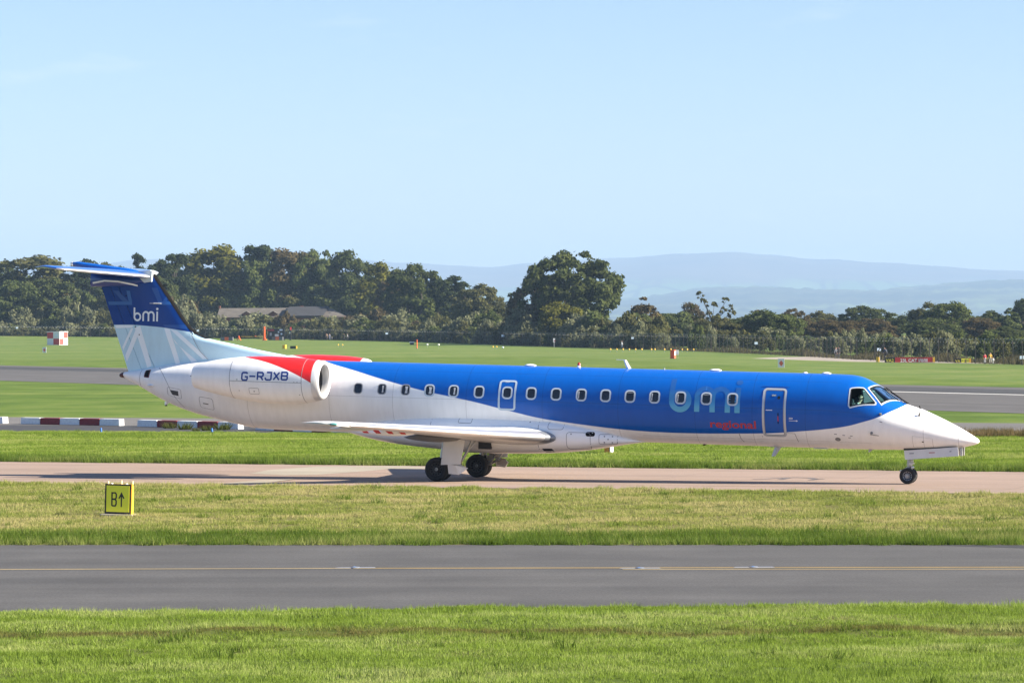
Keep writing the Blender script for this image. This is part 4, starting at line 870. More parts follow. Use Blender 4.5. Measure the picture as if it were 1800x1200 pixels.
STR = [([(-12.33, 5.42), (-11.438, 5.437), (-11.428, 5.325), (-12.295, 5.308)], mid), ([(-11.643, 5.79), (-11.51, 5.79), (-11.43, 5.438), (-11.553, 5.438)], mid), ([(-12.142, 5.78), (-11.937, 5.78), (-11.56, 5.439), (-11.786, 5.439)], pm),
       ([(-10.734, 5.9), (-10.53, 5.903), (-10.339, 5.458), (-10.501, 5.455)], pm), ([(-10.5, 5.454), (-10.10, 5.464), (-10.02, 5.353), (-10.479, 5.343)], mid), ([(-10.33, 5.466), (-10.22, 5.62), (-10.15, 5.56), (-10.20, 5.468)], pm),
       ([(-10.284, 4.693), (-9.52, 4.71), (-9.42, 4.57), (-10.201, 4.615)], pm),
       ([(-12.06, 4.650), (-11.36, 4.662), (-11.42, 4.574), (-12.03, 4.543)], pw), ([(-11.462, 4.555), (-11.37, 4.56), (-11.755, 3.816), (-11.79, 3.928)], pw), ([(-11.262, 4.56), (-11.193, 4.336), (-11.613, 3.444), (-11.68, 3.648)], pw), ([(-11.321, 4.570), (-11.117, 4.649), (-10.704, 3.335), (-10.866, 3.275)], pw),
       ([(-10.241, 4.589), (-10.038, 4.567), (-9.672, 3.447), (-9.833, 3.406)], pw), ([(-10.035, 4.559), (-9.785, 4.513), (-8.66, 3.62), (-8.86, 3.60)], pw), ([(-9.94, 4.290), (-9.845, 4.122), (-9.047, 3.526), (-9.256, 3.484)], pw)]
for mapf in (FMAP, FMAPL):
    for k, (P, mt) in enumerate(STR): decal('painted_stripe', [P], mapf(.0025 + .0009 * (k % 5)), mt, fin, .12)
    sg = 1 if mapf is FMAP else -1
    for k, st in enumerate(bmi(.15)):
        q = [[((x - 8.25) * .40 * sg - 10.915, 4.842 + y * .405) for x, y in p] for p in st]; decal('fin_letter', q, mapf(.008 + .0006 * k), M_OFFW, fin, .08)
    for x, z in ((-11.65, 5.62), (-11.30, 4.60), (-11.15, 4.35)): decal('hinge_bolt', [arc(x, z, .022, .022, 0, 360, 10)[:-1]], mapf(.009), M_BLACK, fin, .1)
    decal('panel_line', stroke([(-9.33, 4.47), (-8.95, 3.85), (-8.68, 3.60)], .014), mapf(.009), M_LINE, fin, .12)
mb = MB(); mb.box((-10.55, -.17, 5.39), (.42, .02, .02)); mb.cyl((-10.62, -.17, 5.39), (-10.36, -.17, 5.39), .025, .02, 8); mb.build('fin_aerial', M_GREYF, AC)
mb = MB(); mb.cyl((-10.36, 0, 5.99), (-10.24, 0, 5.99), .02, .015, 8); mb.build('fin_probe', M_BLACK, AC)

# fin-top fairing, tailplane trimmed nose-down, elevators drooping
mb = MB(); rings = []
for i in range(17):
    t = i / 16; x = -10.98 - 1.98 * t; k = max(.05, math.sin(math.pi * min(1, t * .75 + .22)) ** .5); zb = 5.90 + .10 * (1 - t) * (t < .15) ; zt = 6.30 + .04 * t
    rings.append([(x, .20 * k * math.cos(a), (zb + zt) / 2 + (zt - zb) / 2 * math.sin(a)) for a in [2 * math.pi * q / 20 for q in range(20)]])
mb.loft(rings); ff = mb.build('fin_fairing', pbr('navy paint', NAVY, .32, coat=.6), AC, 50)
for sg in (-1, 1):
    def fm2(x, z, sg=sg):
        t = (-10.98 - x) / 1.98; k = max(.05, math.sin(math.pi * max(0, min(1, t * .75 + .22))) ** .5); c, h = 6.11, .21; return Vector((x, sg * (.20 * k * math.sqrt(max(0, 1 - ((z - c) / h) ** 2)) + .012), z))
    decal('fairing_stripe', stroke([(-12.86, 6.02), (-12.4, 6.10), (-11.9, 6.085), (-11.4, 6.0), (-11.22, 5.96)], .055), fm2, pw, ff, .08)
mb = MB(); mb.prism([(-11.15, 6.22), (-10.98, 6.06), (-10.72, 6.10), (-10.70, 6.44), (-10.80, 6.48), (-11.2, 6.44)], (0, -.17, 0), (1, 0, 0), (0, 0, 1), (0, .34, 0)); mb.build('fairing_nose', pbr('pale grey paint', (.52, .58, .62), .4, coat=.3), AC)
TRIM = R(7.0); tl = Vector((-10.75, 0, 6.255))
def SP(x, y, z):                                         # tailplane axes: x aft of the root leading edge
    return (tl.x - x * math.cos(TRIM) - z * math.sin(TRIM) * 0, y, tl.z + x * math.sin(TRIM) + z * math.cos(TRIM))
ST = [(.12, 0, 2.15, .10), (1.8, .68, 1.66, .10), (3.55, 1.37, 1.16, .10), (3.70, 1.46, 1.02, .09), (3.78, 1.62, .75, .06)]
M_STAB = pbr('blue tail paint', BLUE, .32, coat=.6)
for sd in (-1, 1):
    def sring(row, f0, f1, droop=0.0, n=8):
        y, xl, c, tc = row; fr = [f0 + (f1 - f0) * (1 - math.cos(math.pi * i / n)) / 2 for i in range(n + 1)]; out = []
        for f, up in [(f, 1) for f in reversed(fr)] + [(f, -1) for f in (fr[1:] if f0 == 0 else fr)]:
            z = foil(f, tc) * c * up - max(0, f - .68) * c * math.tan(droop); out.append(SP(xl + f * c, sd * y, z))
        return out
    ys3 = [.12, .6, 1.2, 1.8, 2.4, 3.0, 3.4, 3.55, 3.70, 3.78]
    mb = MB(); mb.loft([sring(table(ST, y), .07, .68) for y in ys3]); tp = mb.build('tailplane', M_STAB, AC, 40)
    mb = MB(); mb.loft([sring(table(ST, y), 0, .068, n=5) for y in ys3]); mb.build('leading_edge', M_POL, tp, 50)
    mb = MB(); mb.loft([sring(table(ST, y), .69, 1.0, R(13)) for y in ys3]); mb.build('elevator', M_STAB, AC, 40)
mb = MB(); rings = []
for i in range(16):
    t = i / 15; x = .15 + 2.75 * t; r_ = .145 * min(1, (t / .25) ** .5 if t > 0 else .05) * (1 - .30 * t); r_ = max(.03, r_) * (1 if i < 15 else .55)
    rings.append([SP(x, r_ * math.cos(a), .035 + r_ * math.sin(a)) for a in [2 * math.pi * q / 16 for q in range(16)]])
mb.loft(rings); bu = mb.build('bullet_fairing', M_STAB, AC, 50)
mb = MB(); c_ = SP(2.90, 0, .035); mb.lathe([(0, .075), (.05, .07), (.085, .04), (.09, 0)], c_, (-math.cos(TRIM), 0, math.sin(TRIM)), 14); mb.build('tail_light', pbr('clear lens', (.7, .72, .74), .15), AC, 50)
# ------------------------------------------------------------------ people
def person(mw, joints, cols, label, group=None, scale=1.0, hat=None):
    """one continuous skinned body; joints: name -> (x, y, z) with x forward; mw: world matrix of the ground point"""
    J = dict(pelvis=(0, 0, .95), waist=(0, 0, 1.10), chest=(.01, 0, 1.34), neck=(0, 0, 1.49), head=(.02, 0, 1.60), crown=(.0, 0, 1.72),
             sl=(0, .18, 1.41), el=(-.02, .25, 1.14), wl=(.06, .26, .90), fl=(.09, .25, .82), sr=(0, -.18, 1.41), er=(-.02, -.25, 1.14), wr=(.06, -.26, .90), fr=(.09, -.25, .82),
             hl=(0, .09, .90), kl=(.02, .10, .50), al=(0, .10, .09), tl=(.15, .11, .04), hr=(0, -.09, .90), kr=(.02, -.10, .50), ar=(0, -.10, .09), tr=(.15, -.11, .04))
    J.update(joints); N = list(J); RD = dict(pelvis=.135, waist=.13, chest=.15, neck=.058, head=.098, crown=.075, s=.075, e=.050, w=.036, f=.035, h=.095, k=.063, a=.045, t=.045)
    ED = [('pelvis', 'waist'), ('waist', 'chest'), ('chest', 'neck'), ('neck', 'head'), ('head', 'crown')]
    for s in 'lr': ED += [('chest', 's' + s), ('s' + s, 'e' + s), ('e' + s, 'w' + s), ('w' + s, 'f' + s), ('pelvis', 'h' + s), ('h' + s, 'k' + s), ('k' + s, 'a' + s), ('a' + s, 't' + s)]
    me = bpy.data.meshes.new('person'); me.from_pydata([J[k] for k in N], [(N.index(a), N.index(b)) for a, b in ED], [])
    o = bpy.data.objects.new('person', me); COL.objects.link(o)
    m = o.modifiers.new('skin', 'SKIN'); m.use_smooth_shade = True
    for i, k in enumerate(N):
        r_ = RD.get(k, RD.get(k[0], .05)); w_ = r_ * (.78 if k in ('pelvis', 'waist', 'chest') else 1); me.skin_vertices[0].data[i].radius = (r_, w_)
        me.skin_vertices[0].data[i].use_root = k == 'pelvis'
    m2 = o.modifiers.new('smooth', 'SUBSURF'); m2.levels = 1; m2.render_levels = 1
    dg = bpy.context.evaluated_depsgraph_get(); nm = bpy.data.meshes.new_from_object(o.evaluated_get(dg)); bpy.data.objects.remove(o); bpy.data.meshes.remove(me)
    nm.materials.clear()
    for k in ('skin', 'top', 'legs', 'shoes', 'hair'): nm.materials.append(pbr('person ' + k + ' ' + str(cols[k]), cols[k], .8))
    Jv = {k: Vector(v) for k, v in J.items()}
    for p in nm.polygons:
        c = p.center; best = min(Jv, key=lambda k: (c - Jv[k]).length)
        mi = 0 if best in ('head', 'crown', 'neck', 'fl', 'fr') or (cols.get('bare') and best[0] == 'w' and len(best) == 2) else 1 if best in ('waist', 'chest') or best[0] in 'sew' else 3 if best in ('al', 'ar', 'tl', 'tr') else 2
        if best in ('head', 'crown') and (c.z > Jv['head'].z + .065 or c.x < Jv['head'].x - .045): mi = 4
        p.material_index = mi
    nm.name = 'person'; o = link('person', nm); o.matrix_world = mw @ Matrix.Scale(scale, 4); tag(o, label, 'person', group); return o
SKIN = (.42, .25, .18)
def C_(top, legs, hair=(.05, .035, .025), shoes=(.03, .03, .03), bare=0): return dict(skin=SKIN, top=top, legs=legs, shoes=shoes, hair=hair, bare=bare)
SIT = dict(kl=(.42, .10, .98), al=(.55, .10, .58), tl=(.68, .10, .55), kr=(.42, -.10, .98), ar=(.55, -.10, .58), tr=(.68, -.10, .55), el=(.14, .27, 1.12), wl=(.36, .18, 1.16), fl=(.44, .16, 1.18), er=(.14, -.27, 1.12), wr=(.36, -.18, 1.16), fr=(.44, -.16, 1.18), head=(.05, 0, 1.62), crown=(.03, 0, 1.74))
pm_ = person(AC.matrix_world @ Matrix.Translation((12.93, -.50, 1.33)), SIT, C_((.80, .80, .80), (.03, .03, .04), bare=1), 'pilot in white shirt and sunglasses seated behind the cockpit side window')
mb = MB(); mb.box((.135, 0, 1.635), (.03, .15, .035)); gl_ = mb.build('sunglasses', M_BLACK, pm_)
mb = MB(); mb.box((.105, -.06, 1.36), (.02, .035, .30)); mb.box((.105, .0, 1.30), (.02, .05, .34)); mb.build('tie', pbr('dark tie', (.02, .02, .025), .8), pm_)

# ------------------------------------------------------------------ airfield furniture
def seg_y(T, x):
    T = sorted(T)
    for (a, u), (b, w) in zip(T, T[1:]):
        if x <= b: return u + (w - u) * (x - a) / (b - a)
    return T[-1][1]
def vz(x, y):                                              # the verge climbs from the road to the taxiway edge
    y0, y1 = seg_y(RF, x), seg_y(TN, x); t = max(0, min(1, (y - y0 - 1) / (y1 - y0 - 1))); return .012 + (tz(x, y1) - .012) * t
def GV(px, py):
    p = G(px, py)
    for _ in range(12): p = G(px, py, vz(p.x, p.y))
    return p
Y_SIGN = pbr('sign yellow', (.78, .76, .04), .5); Y_CASE = pbr('sign case yellow', (.72, .42, .03), .5); BLK = pbr('sign black', (.012, .012, .012), .5); R_SIGN = pbr('sign red', (.42, .025, .025), .5); W_SIGN = pbr('sign white', (.72, .72, .70), .6); ORG = pbr('orange plastic', (.80, .13, .03), .5); LBLUE = pbr('pale notice', (.62, .74, .86), .5)
def face_map(w_off): return lambda x, z: Vector((x, -w_off, z))
# direction sign beside the taxiway: B and an arrow
p = GV(209, 905.5); s = empty('taxiway_sign', p, R(-9)); s.rotation_euler = (0, R(1.6), R(-9)); tag(s, 'yellow taxiway sign with black letter B and up arrow on the verge', 'sign')
mb = MB(); mb.box((0, 0, .43), (.68, .20, .78)); mb.build('case', Y_CASE, s)
mb = MB(); mb.box((0, -.115, .43), (.70, .03, .80)); mb.build('border', BLK, s)
mb = MB(); mb.box((0, -.134, .445), (.615, .012, .685)); mb.build('face', Y_SIGN, s)
fm = face_map(.1415)
bx, bz, bw, bh = -.155, .26, .115, .34
decal('letter', stroke([(bx, bz), (bx, bz + bh), (bx + bw * .8, bz + bh), (bx + bw, bz + bh * .88), (bx + bw, bz + bh * .64), (bx + bw * .8, bz + bh * .52), (bx, bz + bh * .52)], .038), fm, BLK, s, .5)
decal('letter', stroke([(bx + .02, bz + bh * .50), (bx + bw * .8, bz + bh * .50), (bx + bw, bz + bh * .38), (bx + bw, bz + bh * .14), (bx + bw * .8, bz), (bx, bz)], .038), face_map(.1425), BLK, s, .5)
decal('arrow', stroke([(.10, .235), (.10, .57)], .036), fm, BLK, s, .5); decal('arrow', stroke([(.035, .455), (.10, .585), (.165, .455)], .038), face_map(.1425), BLK, s, .5)
mb = MB(); mb.box((.345, -.03, .42), (.035, .10, .84)); mb.box((.345, .06, .40), (.03, .08, .78)); mb.build('side_rail', Y_CASE, s)
for x, h in ((-.32, .07), (.04, .10), (.34, .09)):
    mb = MB(); mb.cyl((x, .05, .82), (x, .05, .82 + h), .025, .02, 10); mb.build('leg_top', pbr('leg tube', (.75, .60, .40), .5), s)
for x in (-.2, .2):
    mb = MB(); mb.cyl((x, -.02, .82), (x, -.02, .845), .04, .03, 10); mb.build('cap', W_SIGN, s)
mb = MB(); mb.box((0, 0, .02), (.86, .5, .04)); mb.build('slab', pbr('sign slab', (.40, .36, .30), .9, 0, .15, 12), s)

# red and white barrier blocks on the disused strip
BW, BR = pbr('barrier white', (.66, .68, .70), .7, 0, .14, 9), pbr('barrier red', (.20, .022, .026), .7, 0, .2, 9)
def barrier(a, b, n, label, first=0):
    a, b = G(*a), G(*b); d = (b - a); L_ = d.length / n; e = empty('barrier', a, math.atan2(d.y, d.x)); tag(e, label, 'barrier', 'red and white barriers on the strip')
    for i in range(n):
        mb = MB(); mb.box((L_ * (i + .5), .2, .02 + .17), (L_ - .02, .40, .34), 0, None, .97); o = mb.build('block', BW if (i + first) % 2 == 0 else BR, e)
barrier((36, 745.5), (210, 748.5), 5, 'five-block red and white barrier, third block from its end clean white, left of the tail')
barrier((241, 750), (419, 754.5), 5, 'five-block red and white barrier with weeds, its end under the rear fuselage')
barrier((-170, 741), (5.5, 744.5), 5, 'barrier cut off by the left edge, only its white end showing')
barrier((449, 756), (616, 762.5), 5, 'barrier mostly hidden behind the rear fuselage and wing tip')
for k, (px, py) in enumerate(((178, 760.5), (373, 761))):
    p = G(px, py); e = empty('edge_marker', p); tag(e, ('blue taxiway edge marker in front of the barrier left of the tail', 'blue taxiway edge marker in front of the weedy barrier')[k], 'marker', 'blue edge markers')
    mb = MB(); mb.cyl((0, 0, .02), (-.02, 0, .24), .05, .045, 12); mb.build('post', pbr('marker blue', (.02, .13, .45), .5), e); mb = MB(); mb.cyl((0, 0, .016), (0, 0, .03), .10, .09, 12); mb.build('foot', BLK, e)
# weeds by the barriers: tufts
def tuft_mesh(name, n, h, r, mat):
    V = np.zeros((n, 3, 3)); a = RNG.uniform(0, 2 * np.pi, n); rr = r * np.sqrt(RNG.uniform(0, 1, n)); hh = h * RNG.uniform(.5, 1.1, n); t = RNG.uniform(0, 2 * np.pi, n); w = .02
    bx, by = rr * np.cos(a), rr * np.sin(a); dx, dy = np.cos(t) * w, np.sin(t) * w
    V[:, 0] = np.stack([bx - dx, by - dy, 0 * bx], 1); V[:, 1] = np.stack([bx + dx, by + dy, 0 * bx], 1); V[:, 2] = np.stack([bx * 1.5 + RNG.normal(0, h * .3, n), by * 1.5 + RNG.normal(0, h * .3, n), hh], 1)
    return quads_mesh(name, V, mat, 3)
WEED = leafmat('weed leaves', (.05, .09, .015), (.16, .17, .05)); wm = [tuft_mesh('weed', 90, .35, .22, WEED) for _ in range(2)]
for k, (px, py, s_, lb) in enumerate(((298, 753, 1.0, 'green weed tuft at the second white block of the weedy barrier'), (325, 755, 1.1, 'weed tuft between two blocks of the weedy barrier'), (365, 757, .9, 'weed tuft at the red block near the rear fuselage'), (392, 756, 1.2, 'leafy weed against the last white block by the fuselage'), (345, 758, .6, 'low straggling weed on the dark asphalt before the barrier'))):
    p = G(px, py); o = link('weed', wm[k % 2]); o.location = (p.x, p.y, .02); o.scale = (s_ * 1.3, s_, s_); tag(o, lb, 'weed', 'weeds by the barriers')

# inset lamps along the service-road line
for k, (px, py) in enumerate(((625, 998.5), (1125, 999.3), (1325, 997.6))):
    p = G(px, py); e = empty('inset_lamp', (p.x, p.y, .017)); tag(e, ('flush blue-white lamp in the yellow line below the main wheels', 'flush lamp between the two yellow lines, nearer the wing', 'flush lamp between the two yellow lines, nearer the nose wheel')[k], 'lamp', 'flush lamps in the road')
    mb = MB(); mb.lathe([(0, .11), (.010, .10), (.018, .07), (.022, 0)], (0, 0, 0), (0, 0, 1), 16); mb.build('housing', pbr('lamp housing', (.22, .25, .30), .5, .5), e, 40); mb = MB(); mb.box((-.02, -.045, .020), (.05, .04, .016)); mb.build('lens', pbr('blue lens', (.20, .34, .62), .2), e)
    mb = MB(); mb.add([(-.45, -.06, 0.002), (.45, -.09, 0.002), (.40, .10, 0.002), (-.38, .08, 0.002)], [(0, 1, 2, 3)]); mb.build('sealant', pbr('grey-blue sealant', (.20, .23, .28), .6), e)

def sized(px, d): return FPX / d                          # pixels of the photograph per metre
# chequered hut
e = empty('chequered_hut', at(101, 640), R(-31)); tag(e, 'red and white chequered equipment hut on the far grass left of the tail', 'hut')
mb = MB(); mb.box((0, 0, 1.45), (3.55, 2.9, 2.9)); mb.build('body', W_SIGN, e); mb = MB(); mb.box((0, 0, 2.95), (3.7, 3.05, .12)); mb.build('roof', W_SIGN, e)
for i in range(2):
    for j in range(2):
        if (i + j) % 2 == 1:
            mb = MB(); mb.box((-.88 + 1.76 * i, -1.456, .75 + 1.42 * j), (1.70, .02, 1.36)); mb.build('panel', pbr('hut red', (.50, .05, .04), .6), e); mb = MB(); mb.box((1.781, -.70 + 1.40 * (1 - i), .75 + 1.42 * j), (.02, 1.36, 1.36)); mb.build('panel', pbr('hut red', (.50, .05, .04), .6), e)
mb = MB(); mb.box((.85, -1.48, 2.15), (.35, .06, .6)); mb.build('window', LBLUE, e)
# white marker boards with a red diamond
for px, d, lb in ((78, 505, 'white marker board with red diamond on the grass below the chequered hut'), (1373, 318, 'white marker board with red diamond standing above the blue cabin roof')):
    e = empty('marker_board', at(px, d), R(-10)); tag(e, lb, 'marker board', 'white marker boards'); k = .78
    mb = MB(); mb.box((0, 0, .52), (.72, .05, .98)); mb.build('board', W_SIGN, e); decal('diamond', [[(-.25, .5), (0, .16), (.25, .5), (0, .84)]], face_map(.028), pbr('diamond red', (.65, .12, .07), .6), e, .5); mb = MB(); mb.box((0, .04, .25), (.06, .04, .5)); mb.build('stake', M_STEEL, e)
# the gate by the wood: plastic blocks, trestles, bar, posts and notices
GD = 742
def gate_item(name, px, label, cat, grp=None, d=GD): e = empty(name, at(px, d), R(-15)); return tag(e, label, cat, grp)
for px, wd, lb in ((399, 3.4, 'orange and grey plastic block lying left of the gate bar'), (488, 3.0, 'orange and white plastic block under the gate notices')):
    e = gate_item('plastic_block', px, lb, 'barrier', 'plastic blocks at the gate')
    for i, mt in enumerate((pbr('grey plastic', (.12, .12, .13), .6), ORG, pbr('grey plastic', (.12, .12, .13), .6))): mb = MB(); mb.box((-wd / 3 + i * wd / 3, 0, .45), (wd / 3 - .03, .6, .9)); mb.build('section', mt, e)
for px, lb in ((420, 'orange trestle at the free end of the gate bar'), (465, 'orange trestle at the foot of the tall orange post')):
    e = gate_item('trestle', px, lb, 'trestle', 'orange trestles')
    for s_ in (-1, 1): mb = MB(); mb.tube([(-.12 * s_, 0, 1.15), (.5 * s_, 0, 0)], .13, 6); mb.build('leg', ORG, e)
e = gate_item('gate_bar', 443, 'low yellow gate bar between the two orange trestles', 'bar'); mb = MB(); mb.cyl((-3.0, 0, 1.0), (3.0, 0, .95), .06, .06, 8); mb.build('bar', pbr('bar yellow', (.50, .38, .05), .6), e); mb = MB(); mb.box((0.9, 0, 1.1), (.35, .1, .35)); mb.build('flag', ORG, e)
e = gate_item('gate_post', 464.5, 'tall orange gate post beside the red notice', 'post', 'gate posts'); mb = MB(); mb.box((0, 0, 1.8), (.40, .40, 3.6)); mb.build('shaft', ORG, e); mb = MB(); mb.box((0, 0, 3.63), (.46, .46, .06)); mb.build('cap', M_STEEL, e)
e = gate_item('gate_post', 510.5, 'dark gate post with red top and white label', 'post', 'gate posts'); mb = MB(); mb.box((0, 0, 1.3), (.45, .45, 2.6)); mb.build('shaft', BLK, e); mb = MB(); mb.box((0, 0, 3.0), (.34, .34, .75)); mb.build('top', R_SIGN, e); mb = MB(); mb.box((-.1, -.24, 1.9), (.3, .02, .5)); mb.build('plate', W_SIGN, e)
e = gate_item('notice_stand', 486, 'dark gate panel carrying a red notice and white notices', 'notice board', d=744); mb = MB(); mb.box((0, 0, 1.5), (4.6, .08, 3.0)); mb.build('panel', pbr('gate mesh dark', (.03, .035, .035), .8), e)
for x, z, w_, h_, mt in ((-1.55, 2.6, 1.9, .5, pbr('notice red', (.30, .03, .05), .6)), (1.3, 2.65, .85, .4, LBLUE), (-1.55, 1.55, .55, .8, pbr('notice grey', (.30, .34, .38), .6)), (.1, 1.25, 1.05, .6, W_SIGN), (1.4, 1.6, .45, .45, LBLUE), (.6, 2.1, .4, .4, LBLUE)): mb = MB(); mb.box((x, -.06, z), (w_, .03, h_)); mb.build('notice', mt, e)
# small signs and lamps on the far grass
e = empty('sign_box', at(500, 560), R(-25)); tag(e, 'small yellow sign box seen end-on below the gate', 'sign'); mb = MB(); mb.box((0, 0, .40), (.62, .62, .72)); mb.build('case', Y_CASE, e); mb = MB(); mb.box((-.32, 0, .4), (.03, .55, .6)); mb.build('face', BLK, e)
e = empty('sign_box', at(516, 555), R(-12)); tag(e, 'low black sign with yellow end beside the yellow sign box', 'sign'); mb = MB(); mb.box((-.1, 0, .32), (1.1, .3, .5)); mb.build('face', BLK, e); mb = MB(); mb.box((.55, 0, .32), (.22, .34, .54)); mb.build('end_case', Y_CASE, e)
LAMP = pbr('lamp amber', (.80, .50, .08), .4)
def lamp(px, d, label, mt=LAMP, h=.55, r_=.14, grp='small lamps on the far grass'):
    e = empty('ground_lamp', at(px, d)); tag(e, label, 'lamp', grp); mb = MB(); mb.cyl((0, 0, 0), (0, 0, h - .15), .035, .03, 6); mb.build('stem', M_STEEL, e); mb = MB(); mb.lathe([(0, r_ * .7), (.08, r_), (.2, r_ * .9), (.26, .02)], (0, 0, h - .2), (0, 0, 1), 10); mb.build('head', mt, e, 40); return e
lamp(594.5, 590, 'left one of two small amber lamps just above the dorsal fin'); lamp(602, 590, 'right one of two small amber lamps just above the dorsal fin')
lamp(751, 575, 'white and orange lamp, left of a pair near the orange pole', W_SIGN, .75, .22); lamp(771, 570, 'white and orange lamp, right of a pair near the orange pole', W_SIGN, .75, .22)
lamp(866.5, 545, 'left one of two amber lamps before the grass bank'); lamp(873, 545, 'right one of two amber lamps before the grass bank'); lamp(884, 540, 'pale blue lamp beside two amber lamps', LBLUE, .5, .2)
for px, nth in zip((1073, 1084, 1095, 1106, 1117, 1128, 1145, 1151, 1168, 1179, 1199, 1208, 1219), 'first second third fourth fifth sixth seventh eighth ninth tenth eleventh twelfth last'.split()): lamp(px, 492 - (px - 1073) * .08, nth + ' amber lamp from the left in the long row across the far grass', grp='row of amber lamps')
e = empty('orange_pole', at(733, 560)); tag(e, 'thin orange pole standing on the far grass', 'pole'); mb = MB(); mb.cyl((0, 0, 0), (0, 0, 1.75), .09, .08, 8); mb.build('shaft', ORG, e); mb = MB(); mb.lathe([(0, .2), (.06, .18), (.07, 0)], (0, 0, 0), (0, 0, 1), 10); mb.build('foot', BLK, e)
e = empty('low_plank', at(724, 640)); tag(e, 'white and black plank lying by the fence near the orange pole', 'plank'); mb = MB(); mb.box((0, 0, .6), (1.1, .15, .22)); mb.build('plank', W_SIGN, e); mb = MB(); mb.box((0, 0, .25), (.9, .1, .5)); mb.build('stand', BLK, e)
e = empty('post_sign', at(974, 590)); tag(e, 'small white and red sign on a grey post before the hedge', 'sign'); mb = MB(); mb.cyl((0, 0, 0), (0, 0, 1.0), .10, .09, 8); mb.build('post', M_STEEL, e); mb = MB(); mb.box((0, -.05, 1.4), (.38, .08, .85)); mb.build('plate', W_SIGN, e); mb = MB(); mb.box((.12, -.10, 1.3), (.14, .02, .3)); mb.build('mark', R_SIGN, e)
e = empty('marker_box', at(1183, 400), R(-30)); tag(e, 'upright red marker box beside a white board on the far grass', 'marker'); mb = MB(); mb.box((0, 0, .62), (.62, .50, 1.2)); mb.build('body', pbr('marker red', (.70, .09, .04), .6), e); mb = MB(); mb.box((.318, 0, .75), (.02, .34, .55)); mb.build('label', W_SIGN, e); mb = MB(); mb.box((0, 0, .02), (.75, .62, .04)); mb.build('base', BLK, e)
e = empty('info_board', at(1190, 402), R(-6)); tag(e, 'white and pale blue board on two legs behind the red marker box', 'board'); mb = MB(); mb.box((0, 0, .85), (.50, .05, .70)); mb.build('board', W_SIGN, e); mb = MB(); mb.box((0, -.03, .82), (.42, .012, .22)); mb.build('print', LBLUE, e)
for x in (-.18, .18): mb = MB(); mb.cyl((x, .03, 0), (x, .03, .6), .02, .02, 6); mb.build('leg', M_STEEL, e)
# runway signs on the right
DS = 352
def runway_sign(px, w_, h_, label, parts, d=DS, rz=-6):
    e = empty('runway_sign', at(px, d), R(rz)); tag(e, label, 'sign', 'runway signs')
    for x0, x1, mt, tx, tm_, ts in parts:
        mb = MB(); mb.box(((x0 + x1) / 2, 0, h_ / 2 + .03), (x1 - x0 - .01, .22, h_)); pn = mb.build('panel', mt, e)
        if tx:
            ps, tw = text_polys(tx, h_ * .88, bold=.012); k = min(1.0, (x1 - x0) * .80 / tw); ox = (x0 + x1) / 2 - tw * k / 2
            decal('lettering', [[(x * k + ox, z + h_ * .16) for x, z in q] for q in ps], face_map(.114), tm_, pn, 2.0, False)
    mb = MB(); mb.box((w_ / 2 + .14, 0, h_ / 2 + .03), (.26, .26, h_ + .03)); mb.build('end_case', Y_CASE, e); mb = MB(); mb.box((0, .0, .03), (w_ + .5, .5, .05)); mb.build('slab', pbr('sign slab', (.40, .36, .30), .9), e)
    return e
YL = pbr('sign lettering yellow', (.62, .52, .05), .5)
runway_sign(1597, 5.85, .62, 'long red runway holding sign with black panel VA2', [(-2.92, -1.65, BLK, 'VA2', YL, 0), (-1.65, 2.92, R_SIGN, '23L CAT I/II/III', W_SIGN, 0)], 350)
e2 = runway_sign(1690, 1.75, .52, 'short black and yellow runway sign near the right edge', [(-.88, -.02, BLK, 'VA', YL, 0), (-.02, .88, Y_SIGN, 'S', BLK, 0)], 345)
for sx_ in (-1, 1): decal('arrow', stroke([(.43 + sx_ * .17, .29), (.43 + sx_ * .36, .29)], .07) + [[(.43 + sx_ * .33, .40), (.43 + sx_ * .41, .29), (.43 + sx_ * .33, .18)]], face_map(.116), BLK, e2, 2.0, False)
e = empty('orange_box', at(1543, 356), R(-20)); tag(e, 'orange box with a grey stub left of the red runway sign', 'box'); mb = MB(); mb.box((0, 0, .33), (.36, .4, .6)); mb.build('case', Y_CASE, e); mb = MB(); mb.cyl((.22, 0, 0), (.22, 0, .75), .06, .06, 8); mb.build('stub', M_STEEL, e)
p = G(1069, 796.5); e = empty('sign_box', p, R(-20)); tag(e, 'orange and white sign case seen under the belly, beyond the taxiway', 'sign'); mb = MB(); mb.box((0, 0, .36), (.22, .3, .68)); mb.build('case', pbr('case orange', (.75, .28, .04), .5), e); mb = MB(); mb.box((.14, 0, .36), (.05, .34, .70)); mb.build('side_rail', W_SIGN, e)
# ------------------------------------------------------------------ perimeter fence
def hz(px): return HZ - ROLL * (px - 900)
fpts = []; px = -160.0
def fence_pt(px): d, z = fence_at(px); return Vector(((px - 900) / FPX * d, d, z))
prev = fence_pt(px); acc = 0.0; posts = [prev]
while px < 1990:
    px += .5; q = fence_pt(px); acc += (q - prev).length; prev = q
    if acc >= 3.0: posts.append(q); acc = 0.0
fence = empty('perimeter_fence', posts[len(posts) // 2]); f0_ = Vector(fence.location); tag(fence, 'tall wire perimeter fence with razor coil in front of the trees', 'fence')
M_POST = pbr('fence post', (.055, .05, .045), .8); pm = MB(); pm.box((0, 0, 1.25), (.075, .075, 2.5)); pm.box((0, .12, 2.62), (.07, .07, .4), 0, Matrix.Rotation(R(-30), 3, 'X')); pmesh = pm.mesh('post', M_POST)
for q in posts: o = link('post', pmesh, fence); o.location = q - f0_
nm_ = bpy.data.materials.new('chain link'); n, l = nodes_of(nm_); b = n['Principled BSDF']; b.inputs['Base Color'].default_value = (.07, .075, .07, 1); b.inputs['Roughness'].default_value = .7
